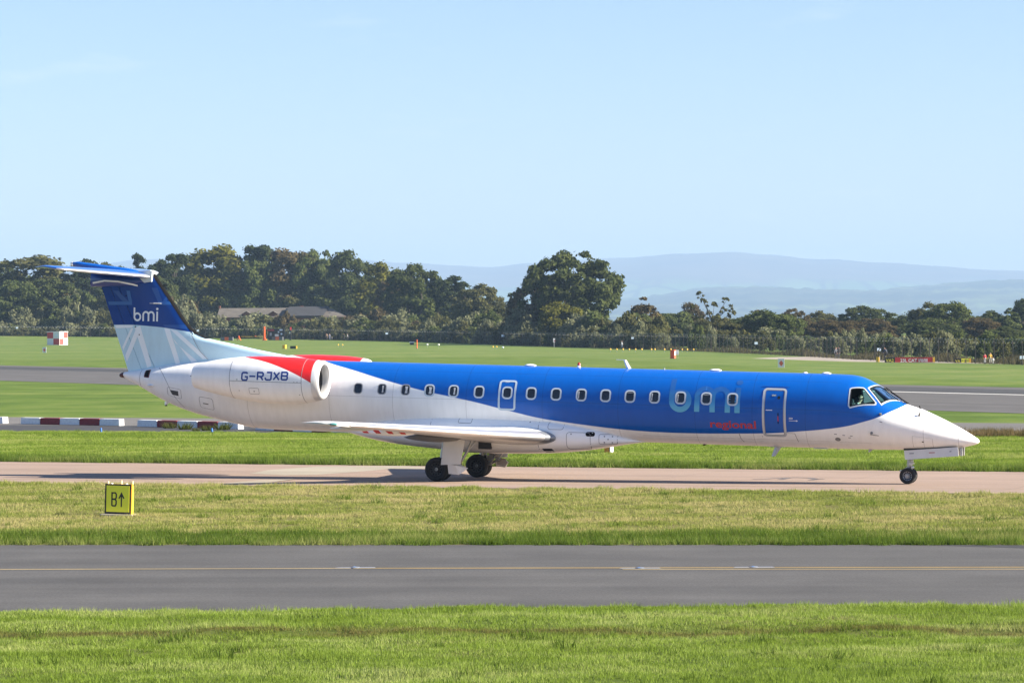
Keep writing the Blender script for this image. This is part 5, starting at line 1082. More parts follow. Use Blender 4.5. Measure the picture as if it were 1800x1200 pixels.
tr = n.new('ShaderNodeBsdfTransparent'); mx = n.new('ShaderNodeMixShader'); mx.inputs[0].default_value = .12; l.new(tr.outputs[0], mx.inputs[1]); l.new(b.outputs[0], mx.inputs[2]); l.new(mx.outputs[0], n['Material Output'].inputs[0])
for i in range(0, len(posts) - 1, 8):
    seg = posts[i:i + 9]; mb = MB(); vs = []
    for q in seg: vs += [q - f0_, q - f0_ + Vector((0, 0, 2.45))]
    mb.add(vs, [(2 * k, 2 * k + 2, 2 * k + 3, 2 * k + 1) for k in range(len(seg) - 1)]); mb.build('wire_panel', nm_, fence)
mb = MB(); th = 0; pr_ = None
for i in range(len(posts) - 1):
    a, b_ = posts[i], posts[i + 1]
    for k in range(18):
        t = k / 18; th += 2 * math.pi / 6; c = a + (b_ - a) * t - f0_; q = c + Vector((0, .26 * math.cos(th), 2.75 + .26 * math.sin(th)))
        if pr_ is not None: dx_ = Vector((0, 0, .022)); mb.add([pr_ - dx_, q - dx_, q + dx_, pr_ + dx_], [(0, 1, 2, 3)])
        pr_ = q
o = mb.build('razor_coil', pbr('galvanised wire', (.42, .44, .45), .5, .3), fence); o['kind'] = 'stuff'
for px, y_ in ((30, 576), (348, 581), (680, 586), (884, 590), (1112, 594), (1329, 603), (1545, 614), (1796, 628)):
    q = fence_pt(px); z = HCAM + (hz(px) - y_) * q.y / FPX; mb = MB(); mb.box((0, -.08, 0), (.62, .03, .46)); o = mb.build('notice_board', LBLUE, fence); o.location = Vector((q.x, q.y, z)) - f0_
    if q.y < 620: o.scale = (.8, 1, .8)
q = fence_pt(1553); mb = MB(); mb.cyl((-1.7, -.1, 0), (.1, -.05, 2.3), .05, .05, 6); o = mb.build('brace', M_POST, fence); o.location = q - f0_

# ------------------------------------------------------------------ farm buildings at the edge of the wood
BRICK = pbr('red brick', (.17, .068, .045), .9, 0, .18, 4); ROOF = pbr('weathered slate', (.090, .080, .070), .9, 0, .22, .6); SLATE = pbr('dark slate', (.028, .029, .033), .8, 0, .15, .8)
def gable(parent, x0, x1, y0, y1, z0, ze, zr, roofmat, hip=0.0, name='roof'):
    mb = MB(); ym = (y0 + y1) / 2
    mb.add([(x0, y0, z0), (x1, y0, z0), (x1, y1, z0), (x0, y1, z0), (x0, y0, ze), (x1, y0, ze), (x1, y1, ze), (x0, y1, ze)], [(0, 1, 5, 4), (1, 2, 6, 5), (2, 3, 7, 6), (3, 0, 4, 7)])
    mb.add([(x0, y0, ze), (x0, ym, zr - .1), (x0, y1, ze)], [(0, 1, 2)])
    if not hip: mb.add([(x1, y0, ze), (x1, ym, zr - .1), (x1, y1, ze)], [(0, 1, 2)])
    mb.build('wall', BRICK, parent)
    rf = MB(); e = .35; a = [(x0 - .3, y0 - e, ze - .25), (x1 + .3, y0 - e, ze - .25), (x1 + .3 - hip, ym, zr), (x0 - .3, ym, zr), (x0 - .3, y1 + e, ze - .25), (x1 + .3, y1 + e, ze - .25)]
    rf.add(a, [(0, 1, 2, 3), (3, 2, 5, 4)] + ([(1, 5, 2)] if hip else [])); o = rf.build(name, roofmat, parent); so = o.modifiers.new('thickness', 'SOLIDIFY'); so.thickness = .18; return o
HD = 830 * K; kk = HD / FPX
def hx(px): return (px - 486) * kk
e = empty('farmhouse', ((486 - 900) * kk, HD, 1.0), R(-3)); tag(e, 'long brick farmhouse with grey slate roof and two small dormers among bushes', 'house')
z_ = lambda y_: HCAM + (hz(486) - y_) * kk - 1.0
rf = gable(e, hx(387), hx(520), -4.5, 4.5, 0, z_(556), z_(541), ROOF)
for px in (437, 484):
    mb = MB(); x = hx(px); mb.add([(x - 1.1, -4.2, z_(556)), (x + 1.1, -4.2, z_(556)), (x + 1.1, -4.2, z_(551)), (x, -4.2, z_(547.5)), (x - 1.1, -4.2, z_(551)), (x + 1.1, -1.5, z_(551)), (x, -.8, z_(547.5)), (x - 1.1, -1.5, z_(551))], [(0, 1, 2, 3, 4)]); mb.build('dormer', BRICK, e)
    mb = MB(); mb.add([(x - 1.5, -4.5, z_(552)), (x, -4.5, z_(546.6)), (x, .2, z_(546.6)), (x - 1.5, .2, z_(552)), (x + 1.5, -4.5, z_(552)), (x + 1.5, .2, z_(552))], [(0, 1, 2, 3), (1, 4, 5, 2)]); mb.build('dormer_roof', ROOF, e)
mb = MB(); mb.box((hx(386), 0, z_(540)), (.5, .6, 1.0)); mb.build('chimney', BRICK, rf)
for px in (395, 412, 425, 450, 468, 500): mb = MB(); mb.box((hx(px), -4.52, z_(561)), (.9, .06, 1.2)); mb.build('window', M_PANE, e)
e = empty('barn', ((548 - 900) * kk, HD - 2, 1.0), R(-2)); tag(e, 'barn with dark slate roof and pale hipped end beside the farmhouse', 'barn')
hx2 = lambda px: (px - 548) * kk
rf = gable(e, hx2(506), hx2(610), -5, 5, 0, z_(556), z_(541.5), ROOF, 5.2); mb = MB(); mb.add([(hx2(502), -5.55, z_(556) + .12), (hx2(572), -5.55, z_(556) + .12), (hx2(581), -.3, z_(541.5) + .42), (hx2(510), -.3, z_(541.5) + .42)], [(0, 1, 2, 3)]); mb.build('dark_slates', SLATE, rf); mb = MB(); mb.box((hx2(531), 0, z_(540.4)), (1.0, .7, .8)); mb.build('chimney', BRICK, rf)
e = empty('outbuilding', ((372 - 900) * kk, HD - 18, 1.0), R(20)); tag(e, 'low outbuilding with brick gable end left of the farmhouse', 'shed'); gable(e, -4.5, 2.5, -2.6, 2.6, 0, z_(567), z_(556.5), ROOF); mb = MB(); mb.box((2.53, 0, 2.2), (.06, 1.4, 2.0)); mb.build('door', M_DARK, e)

# van parked by the gate
e = empty('van', (*at(552, 763).xy, zg(552, 763 * K)), R(-62)); tag(e, 'pale blue-grey van parked in the shade behind the fence', 'van')
mb = MB(); VB = pbr('van paint', (.40, .46, .52), .4, coat=.4); mb.prism([(-2.4, .35), (2.4, .35), (2.45, .95), (1.9, 1.15), (1.35, 2.0), (1.1, 2.3), (-2.3, 2.35), (-2.4, 2.2)], (0, -.95, 0), (1, 0, 0), (0, 0, 1), (0, 1.9, 0)); mb.build('body', VB, e)
for s_ in (-1, 1):
    mb = MB(); mb.prism([(1.75, 1.25), (1.28, 1.95), (.5, 1.95), (.5, 1.25)], (0, s_ * .955, 0), (1, 0, 0), (0, 0, 1), (0, s_ * .02, 0)); mb.build('side_window', M_PANE, e)
    for x in (-1.5, 1.55): mb = MB(); mb.lathe([(-.11, 0), (-.11, .2), (-.11, .32), (-.08, .35), (.08, .35), (.11, .32), (.11, 0)], (x, s_ * .85, .35), (0, 1, 0), 18); mb.build('wheel', M_TYRE, e)
mb = MB(); mb.add([(1.86, -.8, 1.22), (1.86, .8, 1.22), (1.40, .75, 1.96), (1.40, -.75, 1.96)], [(0, 1, 2, 3)]); o = mb.build('windscreen', M_PANE, e); o.location = (.04, 0, .02)
for s_ in (-1, 1): mb = MB(); mb.box((2.44, s_ * .7, .8), (.05, .3, .18)); mb.build('headlight', W_SIGN, e); mb = MB(); mb.box((-2.42, -.45 + .9 * (s_ > 0), 1.6), (.04, .7, .6)); mb.build('rear_window', M_PANE, e)

# walkers and riders on the path along the fence
WALK = dict(kl=(.20, .09, .52), al=(.22, .09, .10), tl=(.37, .09, .06), kr=(-.05, -.09, .50), ar=(-.30, -.09, .16), tr=(-.20, -.09, .05), wl=(-.16, .26, .92), fl=(-.16, .25, .84), wr=(.20, -.26, .94), fr=(.24, -.25, .88))
def walker(px, rz, pose, cols, label, grp=None, s_=1.0, dd=2.5):
    d = fence_at(px)[0] + dd; p = Vector(((px - 900) / FPX * d, d, zg(px, d))); return person(Matrix.Translation(p) @ Matrix.Rotation(rz, 4, 'Z'), pose, cols, label, grp, s_)
walker(574.5, R(-90), {}, C_((.30, .20, .13), (.04, .04, .05)), 'person in tan top standing beside the van', s_=1.04, dd=-2)
walker(579.5, R(-60), {}, C_((.10, .12, .17), (.10, .13, .20)), 'person in dark blue top standing next to the one in tan', s_=1.0, dd=-2)
walker(583.5, R(-90), {}, C_((.15, .17, .20), (.05, .05, .06)), 'small child beside the two adults near the van', s_=.58, dd=-2)
walker(605, R(180), WALK, C_((.03, .035, .04), (.03, .03, .04)), 'person in dark clothes walking right of the van', s_=1.02, dd=-2)
walker(611, R(180), WALK, C_((.55, .53, .50), (.04, .04, .05)), 'person in pale jacket walking behind the dark-clothed one', s_=1.04, dd=-2)
walker(1093, 0, WALK, C_((.72, .74, .76), (.10, .14, .20)), 'person in white top and jeans walking along the fence', s_=.92, dd=-2)
walker(1103.5, 0, WALK, C_((.03, .04, .09), (.66, .66, .66)), 'person in navy top and white trousers walking a brown dog', s_=1.02, dd=-2)
walker(1469.5, R(-90), {}, C_((.40, .40, .42), (.05, .05, .06)), 'person in pale top standing at the fence beside another', s_=.90); walker(1474, R(-90), {}, C_((.03, .03, .04), (.03, .03, .04)), 'person in black standing at the fence beside another', s_=1.0)
walker(1731, R(-90), {}, C_((.60, .05, .07), (.45, .45, .48)), 'person in red top near the right edge', s_=.72, dd=-2); walker(1740.5, R(-90), {}, C_((.62, .38, .06), (.5, .45, .4)), 'person in yellow top beside a small child in white', s_=.80, dd=-2); walker(1745.5, R(-90), {}, C_((.70, .70, .70), (.5, .5, .5)), 'small child in white beside the person in yellow', s_=.48, dd=-2)
d_ = fence_at(1557)[0] - 2; p = Vector(((1557 - 900) / FPX * d_, d_, 0)); e = empty('bicycle', p, R(160)); tag(e, 'bicycle ridden along the path behind the red runway sign', 'bicycle')
for x in (-.52, .52): mb = MB(); mb.lathe([(-.02, .30), (-.02, .34), (.02, .34), (.02, .30)], (x, 0, .34), (0, 1, 0), 20, closed=True); mb.build('wheel', M_TYRE, e)
mb = MB(); mb.tube([(-.52, 0, .34), (-.15, 0, .85), (.40, 0, .85), (-.05, 0, .30), (-.52, 0, .34)], .02, 6); mb.tube([(.52, 0, .34), (.40, 0, 1.0)], .02, 6); mb.build('frame', BLK, e); mb = MB(); mb.box((-.17, 0, .93), (.25, .14, .06)); mb.build('saddle', BLK, e); mb = MB(); mb.cyl((.38, -.28, 1.02), (.38, .28, 1.02), .02, .02, 6); mb.build('handlebar', BLK, e)
person(Matrix.Translation(p) @ Matrix.Rotation(R(160), 4, 'Z'), dict(pelvis=(-.17, 0, 1.05), waist=(-.10, 0, 1.2), chest=(.05, 0, 1.42), neck=(.12, 0, 1.54), head=(.16, 0, 1.64), crown=(.16, 0, 1.76), sl=(.06, .18, 1.46), sr=(.06, -.18, 1.46), el=(.2, .25, 1.22), er=(.2, -.25, 1.22), wl=(.36, .25, 1.08), wr=(.36, -.25, 1.08), fl=(.4, .25, 1.04), fr=(.4, -.25, 1.04), hl=(-.15, .09, 1.0), hr=(-.15, -.09, 1.0), kl=(.2, .1, .80), kr=(.15, -.1, .62), al=(0, .1, .45), ar=(-.1, -.1, .22), tl=(.12, .1, .42), tr=(.03, -.1, .18)), C_((.05, .06, .09), (.03, .03, .04)), 'cyclist in dark clothes riding behind the red runway sign')
# the brown dog: barrel trunk, neck, head, four jointed legs, tail
def dog(p, rz, label):
    N = [(0, 0, .42), (.20, 0, .43), (.34, 0, .46), (.44, 0, .58), (.58, 0, .60), (-.18, 0, .46), (-.36, 0, .55), (.22, .07, .28), (.20, .07, .14), (.23, .07, .03), (.22, -.07, .28), (.27, -.07, .14), (.32, -.07, .03), (-.16, .07, .30), (-.24, .07, .17), (-.20, .07, .03), (-.16, -.07, .30), (-.30, -.07, .17), (-.28, -.07, .03)]
    ED = [(0, 1), (1, 2), (2, 3), (3, 4), (0, 5), (5, 6), (1, 7), (7, 8), (8, 9), (1, 10), (10, 11), (11, 12), (5, 13), (13, 14), (14, 15), (5, 16), (16, 17), (17, 18)]; RR = [.10, .115, .08, .075, .035, .09, .02, .05, .03, .025, .05, .03, .025, .06, .03, .025, .06, .03, .025]
    me = bpy.data.meshes.new('dog'); me.from_pydata(N, ED, []); o = bpy.data.objects.new('dog', me); COL.objects.link(o); o.modifiers.new('skin', 'SKIN').use_smooth_shade = True
    for i, r_ in enumerate(RR): me.skin_vertices[0].data[i].radius = (r_, r_); me.skin_vertices[0].data[i].use_root = i == 0
    o.modifiers.new('smooth', 'SUBSURF').render_levels = 1; dg = bpy.context.evaluated_depsgraph_get(); nm = bpy.data.meshes.new_from_object(o.evaluated_get(dg)); bpy.data.objects.remove(o); nm.materials.clear(); nm.materials.append(pbr('brown fur', (.12, .055, .03), .9)); nm.name = 'dog'
    o = link('dog', nm); o.location = p; o.rotation_euler = (0, 0, rz); tag(o, label, 'dog'); return o
d_ = fence_at(1110)[0] - 2; dog(Vector(((1110 - 900) / FPX * d_, d_, 0.01)), 0, 'brown dog walking beside the person in white trousers')

# ------------------------------------------------------------------ trees and shrubs
def leaves(lobes, n, leaf, seed, outer=None, keep=-.35):
    rg = np.random.default_rng(seed); vol = np.array([l[3] ** 2 for l in lobes]); cnt = np.maximum(8, (n * vol / vol.sum()).astype(int)); P = []; Nn = []
    for (x, y, z, r_, fz), c in zip(lobes, cnt):
        m = int(c * 1.7); v = rg.normal(size=(m, 3)); v /= np.linalg.norm(v, axis=1, keepdims=True)
        if outer is not None:
            o_ = np.array([x, y, z]) - np.array(outer); k = np.linalg.norm(o_)
            if k > 1e-3: v = v[(v @ (o_ / k)) > keep]
        v = v[:c]; rad_ = r_ * (1 - .42 * rg.random(len(v)) ** 2.0) * (1 + .20 * rg.normal(size=len(v)))
        p = v * rad_[:, None]; p[:, 2] *= fz; P.append(p + np.array([x, y, z])); Nn.append(v)
    P = np.concatenate(P); Nn = np.concatenate(Nn); m = len(P); nn = Nn * .75 + rg.normal(size=(m, 3)) * .55 + np.array([0, 0, .15]); nn /= np.linalg.norm(nn, axis=1, keepdims=True)
    t = np.cross(nn, rg.normal(size=(m, 3))); t /= np.linalg.norm(t, axis=1, keepdims=True); b = np.cross(nn, t); s = leaf * rg.uniform(.55, 1.25, m)[:, None]
    V = np.stack([P - t * s - b * s * .55, P + t * s * .6 - b * s * .7, P + t * s + b * s * .6, P - t * s * .5 + b * s * .7], 1); return V
def limb_mesh(name, trunk_h, r0, ends, seed, lean=0.0):
    rg = random.Random(seed); mb = MB(); pts = [(0, 0, -.3), (lean * .3, 0, trunk_h * .5), (lean, 0, trunk_h)]; mb.tube(pts, [r0 * 1.25, r0, r0 * .75], 8)
    for e in ends:
        a = Vector((lean * .8, 0, trunk_h * rg.uniform(.7, 1.0))); e = Vector(e); m = (a + e) / 2 + Vector((rg.uniform(-.6, .6), rg.uniform(-.6, .6), rg.uniform(-.2, .6))); mb.tube([a, m, e], [r0 * .45, r0 * .26, r0 * .08], 6)
    return mb.mesh(name, pbr('bark', (.075, .06, .045), .95, 0, .2, 2), 60)
DUMMY = leafmat('leaf dark green', (.050, .076, .027), (.155, .180, .062))
def make_kind(kind, seed):
    rg = random.Random(seed)
    if kind == 'round':
        H, W = 18.0, 17.0; lobes = []
        for i in range(58):
            u = rg.uniform(-.75, 1) ; a = rg.uniform(0, 6.283); k = math.sqrt(max(0, 1 - u * u)); s_ = rg.uniform(.55, .86); lobes.append((W / 2 * k * s_ * math.cos(a), W / 2 * k * s_ * math.sin(a), H * .50 + H * .47 * u * s_, rg.uniform(1.1, 2.3), .9))
        c = (0, 0, H * .42); n, lf = 9500, .36; th = H * .3; ends = [l[:3] for l in lobes[::4]]
    elif kind == 'dome':
        H, W = 19.0, 20.0; lobes = []
        for i in range(170):
            u = rg.uniform(-.85, 1); a = rg.uniform(0, 6.283); k = (1 - abs(u) ** 2.4) ** .5; s_ = rg.uniform(.25, .93) if i % 2 else rg.uniform(.7, .93); lobes.append((W / 2 * k * s_ * math.cos(a), W / 2 * k * s_ * math.sin(a), H * .50 + H * .47 * u * s_, rg.uniform(.8, 1.7), .8))
        c = (0, 0, H * .30); n, lf = 21000, .32; th = H * .3; ends = [l[:3] for l in lobes[::9]]
    elif kind == 'tall':
        H, W = 22.0, 12.0; lobes = []
        for i in range(46):
            t = rg.uniform(0, 1); z = H * (.12 + .82 * t); k = W / 2 * (.55 + .45 * math.sin(math.pi * (t * .8 + .12))) * rg.uniform(.4, .75); a = rg.uniform(0, 6.283); lobes.append((k * math.cos(a), k * math.sin(a), z, rg.uniform(1.0, 2.1), .95))
        c = (0, 0, H * .5); n, lf = 8000, .34; th = H * .45; ends = [l[:3] for l in lobes[::4]]
    elif kind == 'pine':
        H, W = 22.0, 11.0; lobes = []
        for i in range(40):
            t = rg.uniform(0, 1); z = H * (.34 + .60 * t); k = W / 2 * (1 - .55 * t) * rg.uniform(.15, .95); a = rg.uniform(0, 6.283); lobes.append((k * math.cos(a), k * math.sin(a), z, rg.uniform(.8, 1.7), .70))
        c = (0, 0, H * .3); n, lf = 5600, .30; th = H * .8; ends = [l[:3] for l in lobes[::2]]
    elif kind == 'pointed':
        H, W = 14.0, 11.0; lobes = []
        for i in range(26):
            t = rg.uniform(0, 1); k = W / 2 * (1 - t) ** .8 * rg.uniform(.4, .9); a = rg.uniform(0, 6.283); lobes.append((k * math.cos(a), k * math.sin(a), H * (.1 + .86 * t), rg.uniform(.8, 1.7) * (1.15 - .6 * t), 1.0))
        c = (0, 0, H * .4); n, lf = 5000, .32; th = H * .5; ends = [l[:3] for l in lobes[::5]]
    elif kind == 'sparse':
        H, W = 13.0, 14.0; E_ = [(-4.2, 0, 11.8), (-3.0, .5, 10.2), (-6.0, .3, 9.0), (4.5, -.3, 10.5), (3.2, .5, 8.6), (6.4, 0, 7.6), (-4.6, .4, 6.4), (0.5, 0, 9.4), (5.6, .6, 9.0), (-1.2, .5, 7.4), (1.6, -.6, 7.0)]
        lobes = [(x, y, z, rg.uniform(.55, 1.0), .6) for x, y, z in E_] + [(x * .85 + rg.uniform(-1.3, 1.3), rg.uniform(-.8, .8), z + rg.uniform(-1.2, .4), rg.uniform(.3, .65), .6) for x, y, z in E_ + E_]
        for i in range(10): a = rg.uniform(0, 6.283); lobes.append((3.6 * math.cos(a), 3 * math.sin(a), rg.uniform(1.2, 4.0), rg.uniform(1.4, 2.0), .9))
        c = (0, 0, 2); n, lf = 4200, .24; th = 5.4; ends = E_
    else:                                                # shrub dome
        H, W = 6.0, 8.0; lobes = []
        for i in range(20):
            u = rg.uniform(0, 1); a = rg.uniform(0, 6.283); k = math.sqrt(1 - u * u); s_ = rg.uniform(.55, .85); lobes.append((W / 2 * k * s_ * math.cos(a), W / 2 * k * s_ * math.sin(a), .5 + (H - 1.2) * u * s_, rg.uniform(.7, 1.4), .95))
        c = (0, 0, 1.0); n, lf = 2600, .25; th = 1.8; ends = [l[:3] for l in lobes[::6]]
    V = leaves(lobes, n, lf, seed, c); zt = np.percentile(V[:, :, 2], 99.6); xr = np.percentile(np.abs(V[:, :, 0]), 99.0) * 2
    return quads_mesh('crown', V, DUMMY), limb_mesh('trunk', th, .42 if kind in ('round', 'dome', 'tall', 'sparse') else .28 if kind != 'shrub' else .12, ends, seed, .4), zt, xr
LIB = {k: [make_kind(k, 11 * i + len(k)) for i in range(m)] for k, m in (('round', 5), ('dome', 3), ('tall', 3), ('pine', 3), ('pointed', 2), ('sparse', 1), ('shrub', 6))}
LM = dict(dark=MATS['leaf dark green'], green=leafmat('leaf mid green', (.066, .100, .032), (.190, .222, .075)), olive=leafmat('leaf olive', (.072, .084, .030), (.205, .200, .080)), yellow=leafmat('leaf yellow green', (.095, .110, .018), (.26, .25, .050)),
          brown=leafmat('leaf autumn brown', (.090, .076, .036), (.205, .160, .078)), grey=leafmat('leaf grey green', (.120, .138, .068), (.340, .350, .200)), pine=leafmat('needle green', (.032, .054, .025), (.092, .116, .050)))
tcount = {}
def tree(kind, px, top_y, hw, d, mat, label, group=None, rz=None, name=None):
    i = tcount.get(kind, 0); tcount[kind] = i + 1; cr, tk, zt, xr = LIB[kind][i % len(LIB[kind])]
    z0 = zg(px, d); H = HCAM + (hz(px) - top_y) * d / FPX - z0; W = 2 * hw * d / FPX
    e = empty(name or ('shrub' if kind == 'shrub' else 'tree'), ((px - 900) / FPX * d, d, z0), random.uniform(0, 6.283) if rz is None else rz); e.scale = (W / xr, W / xr, H / zt); tag(e, label, 'shrub' if kind == 'shrub' else 'tree', group)
    c = link('crown', cr, e); c.material_slots[0].link = 'OBJECT'; c.material_slots[0].material = LM[mat]; link('trunk', tk, e); return e
WOOD = 'trees of the wood behind the tail'; RT = 'trees beyond the fence on the right'
for a in (('round', 12, 470, 34, 850, 'dark', 'dark low tree at the left edge of the wood', WOOD), ('tall', 52, 452, 42, 840, 'olive', 'olive green tree with spreading top near the left edge', WOOD), ('pine', 105, 468, 30, 850, 'olive', 'thin olive pine left of the tailplane tip', WOOD), ('pine', 150, 457, 28, 845, 'pine', 'dark pine rising just over the tailplane', WOOD),
          ('pine', 245, 447, 30, 835, 'pine', 'spiky dark pine right behind the fin top', WOOD), ('pine', 308, 447, 26, 830, 'pine', 'dark pine with bare trunk right of the fin', WOOD), ('pine', 283, 458, 24, 850, 'pine', 'shorter pine between the two pines by the fin', WOOD), ('pine', 345, 450, 26, 845, 'pine', 'dark pine left of the tall yellowish tree', WOOD), ('tall', 378, 434, 44, 825, 'yellow', 'tall yellowish green tree, highest left of the dark pine top', WOOD),
          ('tall', 405, 447, 36, 830, 'olive', 'olive tree leaning on the tall yellowish one', WOOD), ('pine', 455, 432, 30, 860, 'pine', 'very dark pine showing only its round top above the wood', WOOD), ('round', 440, 449, 46, 840, 'green', 'broad green tree below the dark pine top', WOOD), ('tall', 506, 440, 32, 845, 'brown', 'brownish tall tree in the middle of the wood', WOOD), ('tall', 535, 449, 30, 850, 'olive', 'olive tree between brownish and rounded trees in the wood', WOOD),
          ('round', 562, 444, 46, 840, 'green', 'rounded green tree near the crest of the wood', WOOD), ('dome', 605, 445, 52, 835, 'dark', 'large dark tree with rusty top at the right shoulder of the wood', WOOD), ('round', 505, 484, 44, 880, 'olive', 'big rounded olive tree above the farmhouse roof', WOOD), ('round', 400, 490, 40, 880, 'dark', 'dark tree behind the farmhouse left gable', WOOD), ('round', 580, 495, 48, 880, 'dark', 'dark tree standing over the barn', WOOD), ('round', 450, 500, 34, 880, 'green', 'green tree close behind the farmhouse roof', WOOD),
          ('tall', 662, 464, 34, 830, 'yellow', 'bright yellow-green tree at the right flank of the wood', WOOD), ('round', 640, 500, 40, 825, 'dark', 'dark tree under the yellow-green one', WOOD), ('round', 690, 492, 26, 810, 'brown', 'small rust-coloured tree right of the yellow-green one', WOOD), ('dome', 727, 467, 42, 790, 'dark', 'dark domed tree apart from the wood', WOOD), ('pointed', 738, 500, 30, 770, 'green', 'pointed green tree before the dark domed one', WOOD), ('pine', 797, 486, 32, 780, 'pine', 'dark flat-topped pine right of the domed tree', WOOD), ('pine', 770, 492, 22, 785, 'pine', 'thin dark pine left of the flat-topped one', WOOD), ('round', 838, 502, 40, 760, 'olive', 'olive tree sloping down at the end of the wood', WOOD),
          ('round', 880, 535, 30, 740, 'olive', 'low olive tree at the foot of the wood', WOOD), ('round', 340, 478, 44, 810, 'dark', 'dark tree under the pines right of the fin', WOOD), ('round', 270, 490, 40, 815, 'dark', 'dark tree showing behind the fin leading edge', WOOD), ('round', 90, 492, 46, 820, 'dark', 'dark tree below the tailplane tip', WOOD), ('round', 30, 495, 40, 818, 'green', 'green tree low at the left edge', WOOD),
          ('dome', 1005, 446, 86, 640, 'dark', 'huge dark domed oak standing alone above the hedge', None), ('round', 935, 490, 44, 650, 'brown', 'brownish tree leaning on the left of the huge oak', None), ('pine', 908, 514, 16, 680, 'pine', 'thin small pine left of the huge oak', None), ('round', 985, 532, 40, 612, 'yellow', 'yellowish bush-like tree at the foot of the huge oak', None), ('pointed', 1132, 524, 42, 600, 'brown', 'pointed brownish tree right of the huge oak', None), ('round', 1118, 552, 36, 590, 'green', 'green tree under the pointed brownish one', None),
          ('round', 1180, 550, 38, 680, 'green', 'low green tree between the pointed and the bare-limbed ones', RT), ('round', 1216, 533, 24, 700, 'brown', 'dark small tree behind the bare-limbed one', RT), ('sparse', 1253, 513, 38, 560, 'olive', 'bare-limbed old tree with sparse tufts of leaves', RT), ('round', 1258, 557, 42, 555, 'olive', 'olive tree wrapped round the foot of the bare-limbed one', RT), ('round', 1300, 560, 30, 600, 'dark', 'dark low tree right of the bare-limbed one', RT), ('round', 1345, 547, 48, 560, 'green', 'bushy green tree in the right-hand group', RT), ('round', 1368, 552, 40, 555, 'green', 'second bushy green tree overlapping the first', RT),
          ('round', 1335, 546, 26, 700, 'brown', 'brown crown peeping over the bushy green trees', RT), ('dome', 1397, 544, 28, 680, 'brown', 'brown domed tree right of the bushy green ones', RT), ('round', 1440, 548, 30, 690, 'olive', 'flat-topped olive tree in the right-hand group', RT), ('dome', 1458, 563, 46, 600, 'brown', 'broad low brown tree before the flat-topped one', RT), ('dome', 1525, 539, 52, 690, 'dark', 'wide dark dome right of the flat-topped olive tree', RT), ('dome', 1523, 561, 54, 610, 'brown', 'wide brown tree below the dark dome', RT), ('round', 1600, 552, 42, 640, 'dark', 'dark tree left of the tallest right-hand pair', RT),
          ('round', 1638, 534, 40, 630, 'olive', 'olive-topped tree, left of the tallest right-hand pair', RT), ('round', 1670, 533, 38, 620, 'green', 'green tree, right of the tallest right-hand pair', RT), ('round', 1640, 560, 56, 590, 'dark', 'very dark broad tree under the tallest pair', RT), ('dome', 1722, 559, 36, 610, 'brown', 'rusty round tree near the right edge', RT), ('round', 1740, 548, 40, 660, 'dark', 'dark tree behind the rusty one', RT), ('pointed', 1775, 543, 34, 630, 'green', 'green pointed tree close to the right edge', RT), ('round', 1800, 527, 28, 660, 'pine', 'black-green tree cut by the right edge', RT), ('round', 1770, 575, 44, 560, 'dark', 'dark low tree at the right edge', RT), ('round', 1860, 545, 44, 600, 'dark', 'dark tree just beyond the right edge of the picture', RT), ('round', -45, 468, 44, 850, 'dark', 'dark tree just beyond the left edge of the picture', WOOD)):
    k_, px_, ty_, hw_, dd_ = a[:5]
    if a[7] == WOOD: hw_ *= 1.0 if k_ == 'pine' else 1.25; dd_ = max(dd_, 905) if 330 < px_ < 650 else dd_
    if a[7] == WOOD and k_ == 'round': k_ = 'dome'
    tree(k_, px_, ty_, hw_, dd_ * K, *a[5:], rz=0.0 if k_ == 'sparse' else None)
rs = random.Random(21)
ZN = ((70, 'near the left edge'), (210, 'left of the fin'), (350, 'right behind the fin'), (470, 'by the farmhouse'), (620, 'by the barn'), (740, 'below the yellow-green tree'), (860, 'below the dark flat-topped pine'), (1010, 'below the huge oak'), (1140, 'by the pointed brownish tree'), (1230, 'left of the bare-limbed tree'), (1330, 'right of the bare-limbed tree'), (1420, 'by the bushy green trees'), (1530, 'by the broad brown trees'), (1640, 'behind the red runway sign'), (1730, 'behind the short runway sign'), (9999, 'near the right edge'))
def zone(px): return next(z for x, z in ZN if px < x)
for i in range(34):                                       # the body of the wood, where crowns merge
    px = -60 + i * 28 + rs.uniform(-8, 8); top = 470 + max(0, px - 600) * .22 + rs.uniform(-8, 22) + (14 if px < 130 else 0)
    if px < 860: tree(rs.choice(('round', 'dome', 'dome')), px, top, rs.uniform(38, 56), (915 + rs.uniform(0, 40)) * K, rs.choice(('dark', 'dark', 'green', 'olive', 'pine')), 'tree deep in the wood with merging crown, ' + zone(px), 'crowns merging in the body of the wood')
for i in range(15):                                       # the far belt on the right
    px = 1150 + i * 50 + rs.uniform(-12, 12); tree('round', px, 556 + rs.uniform(-5, 14), rs.uniform(26, 44), (780 + rs.uniform(-30, 60)) * K, rs.choice(('dark', 'brown', 'green', 'olive')), 'low hazy tree in the far belt, ' + zone(px), 'hazy far belt on the right')
def shrub(px, top_y, hw, d, mats, label, grp): tree('shrub', px, top_y, hw, d, rs.choice(mats), label, grp)
px = -70
while px < 1165:
    d = fence_at(px)[0]; shrub(px, 576 + (px > 600) * 3 + (px - 500) * .008 + rs.uniform(-7, 5), rs.uniform(13, 21), d + rs.uniform(6, 12), ('grey', 'olive', 'grey', 'olive', 'green'), 'low shrub in the hedge just behind the fence, ' + zone(px), 'hedge shrubs behind the fence'); px += rs.uniform(11, 17)
px = -70
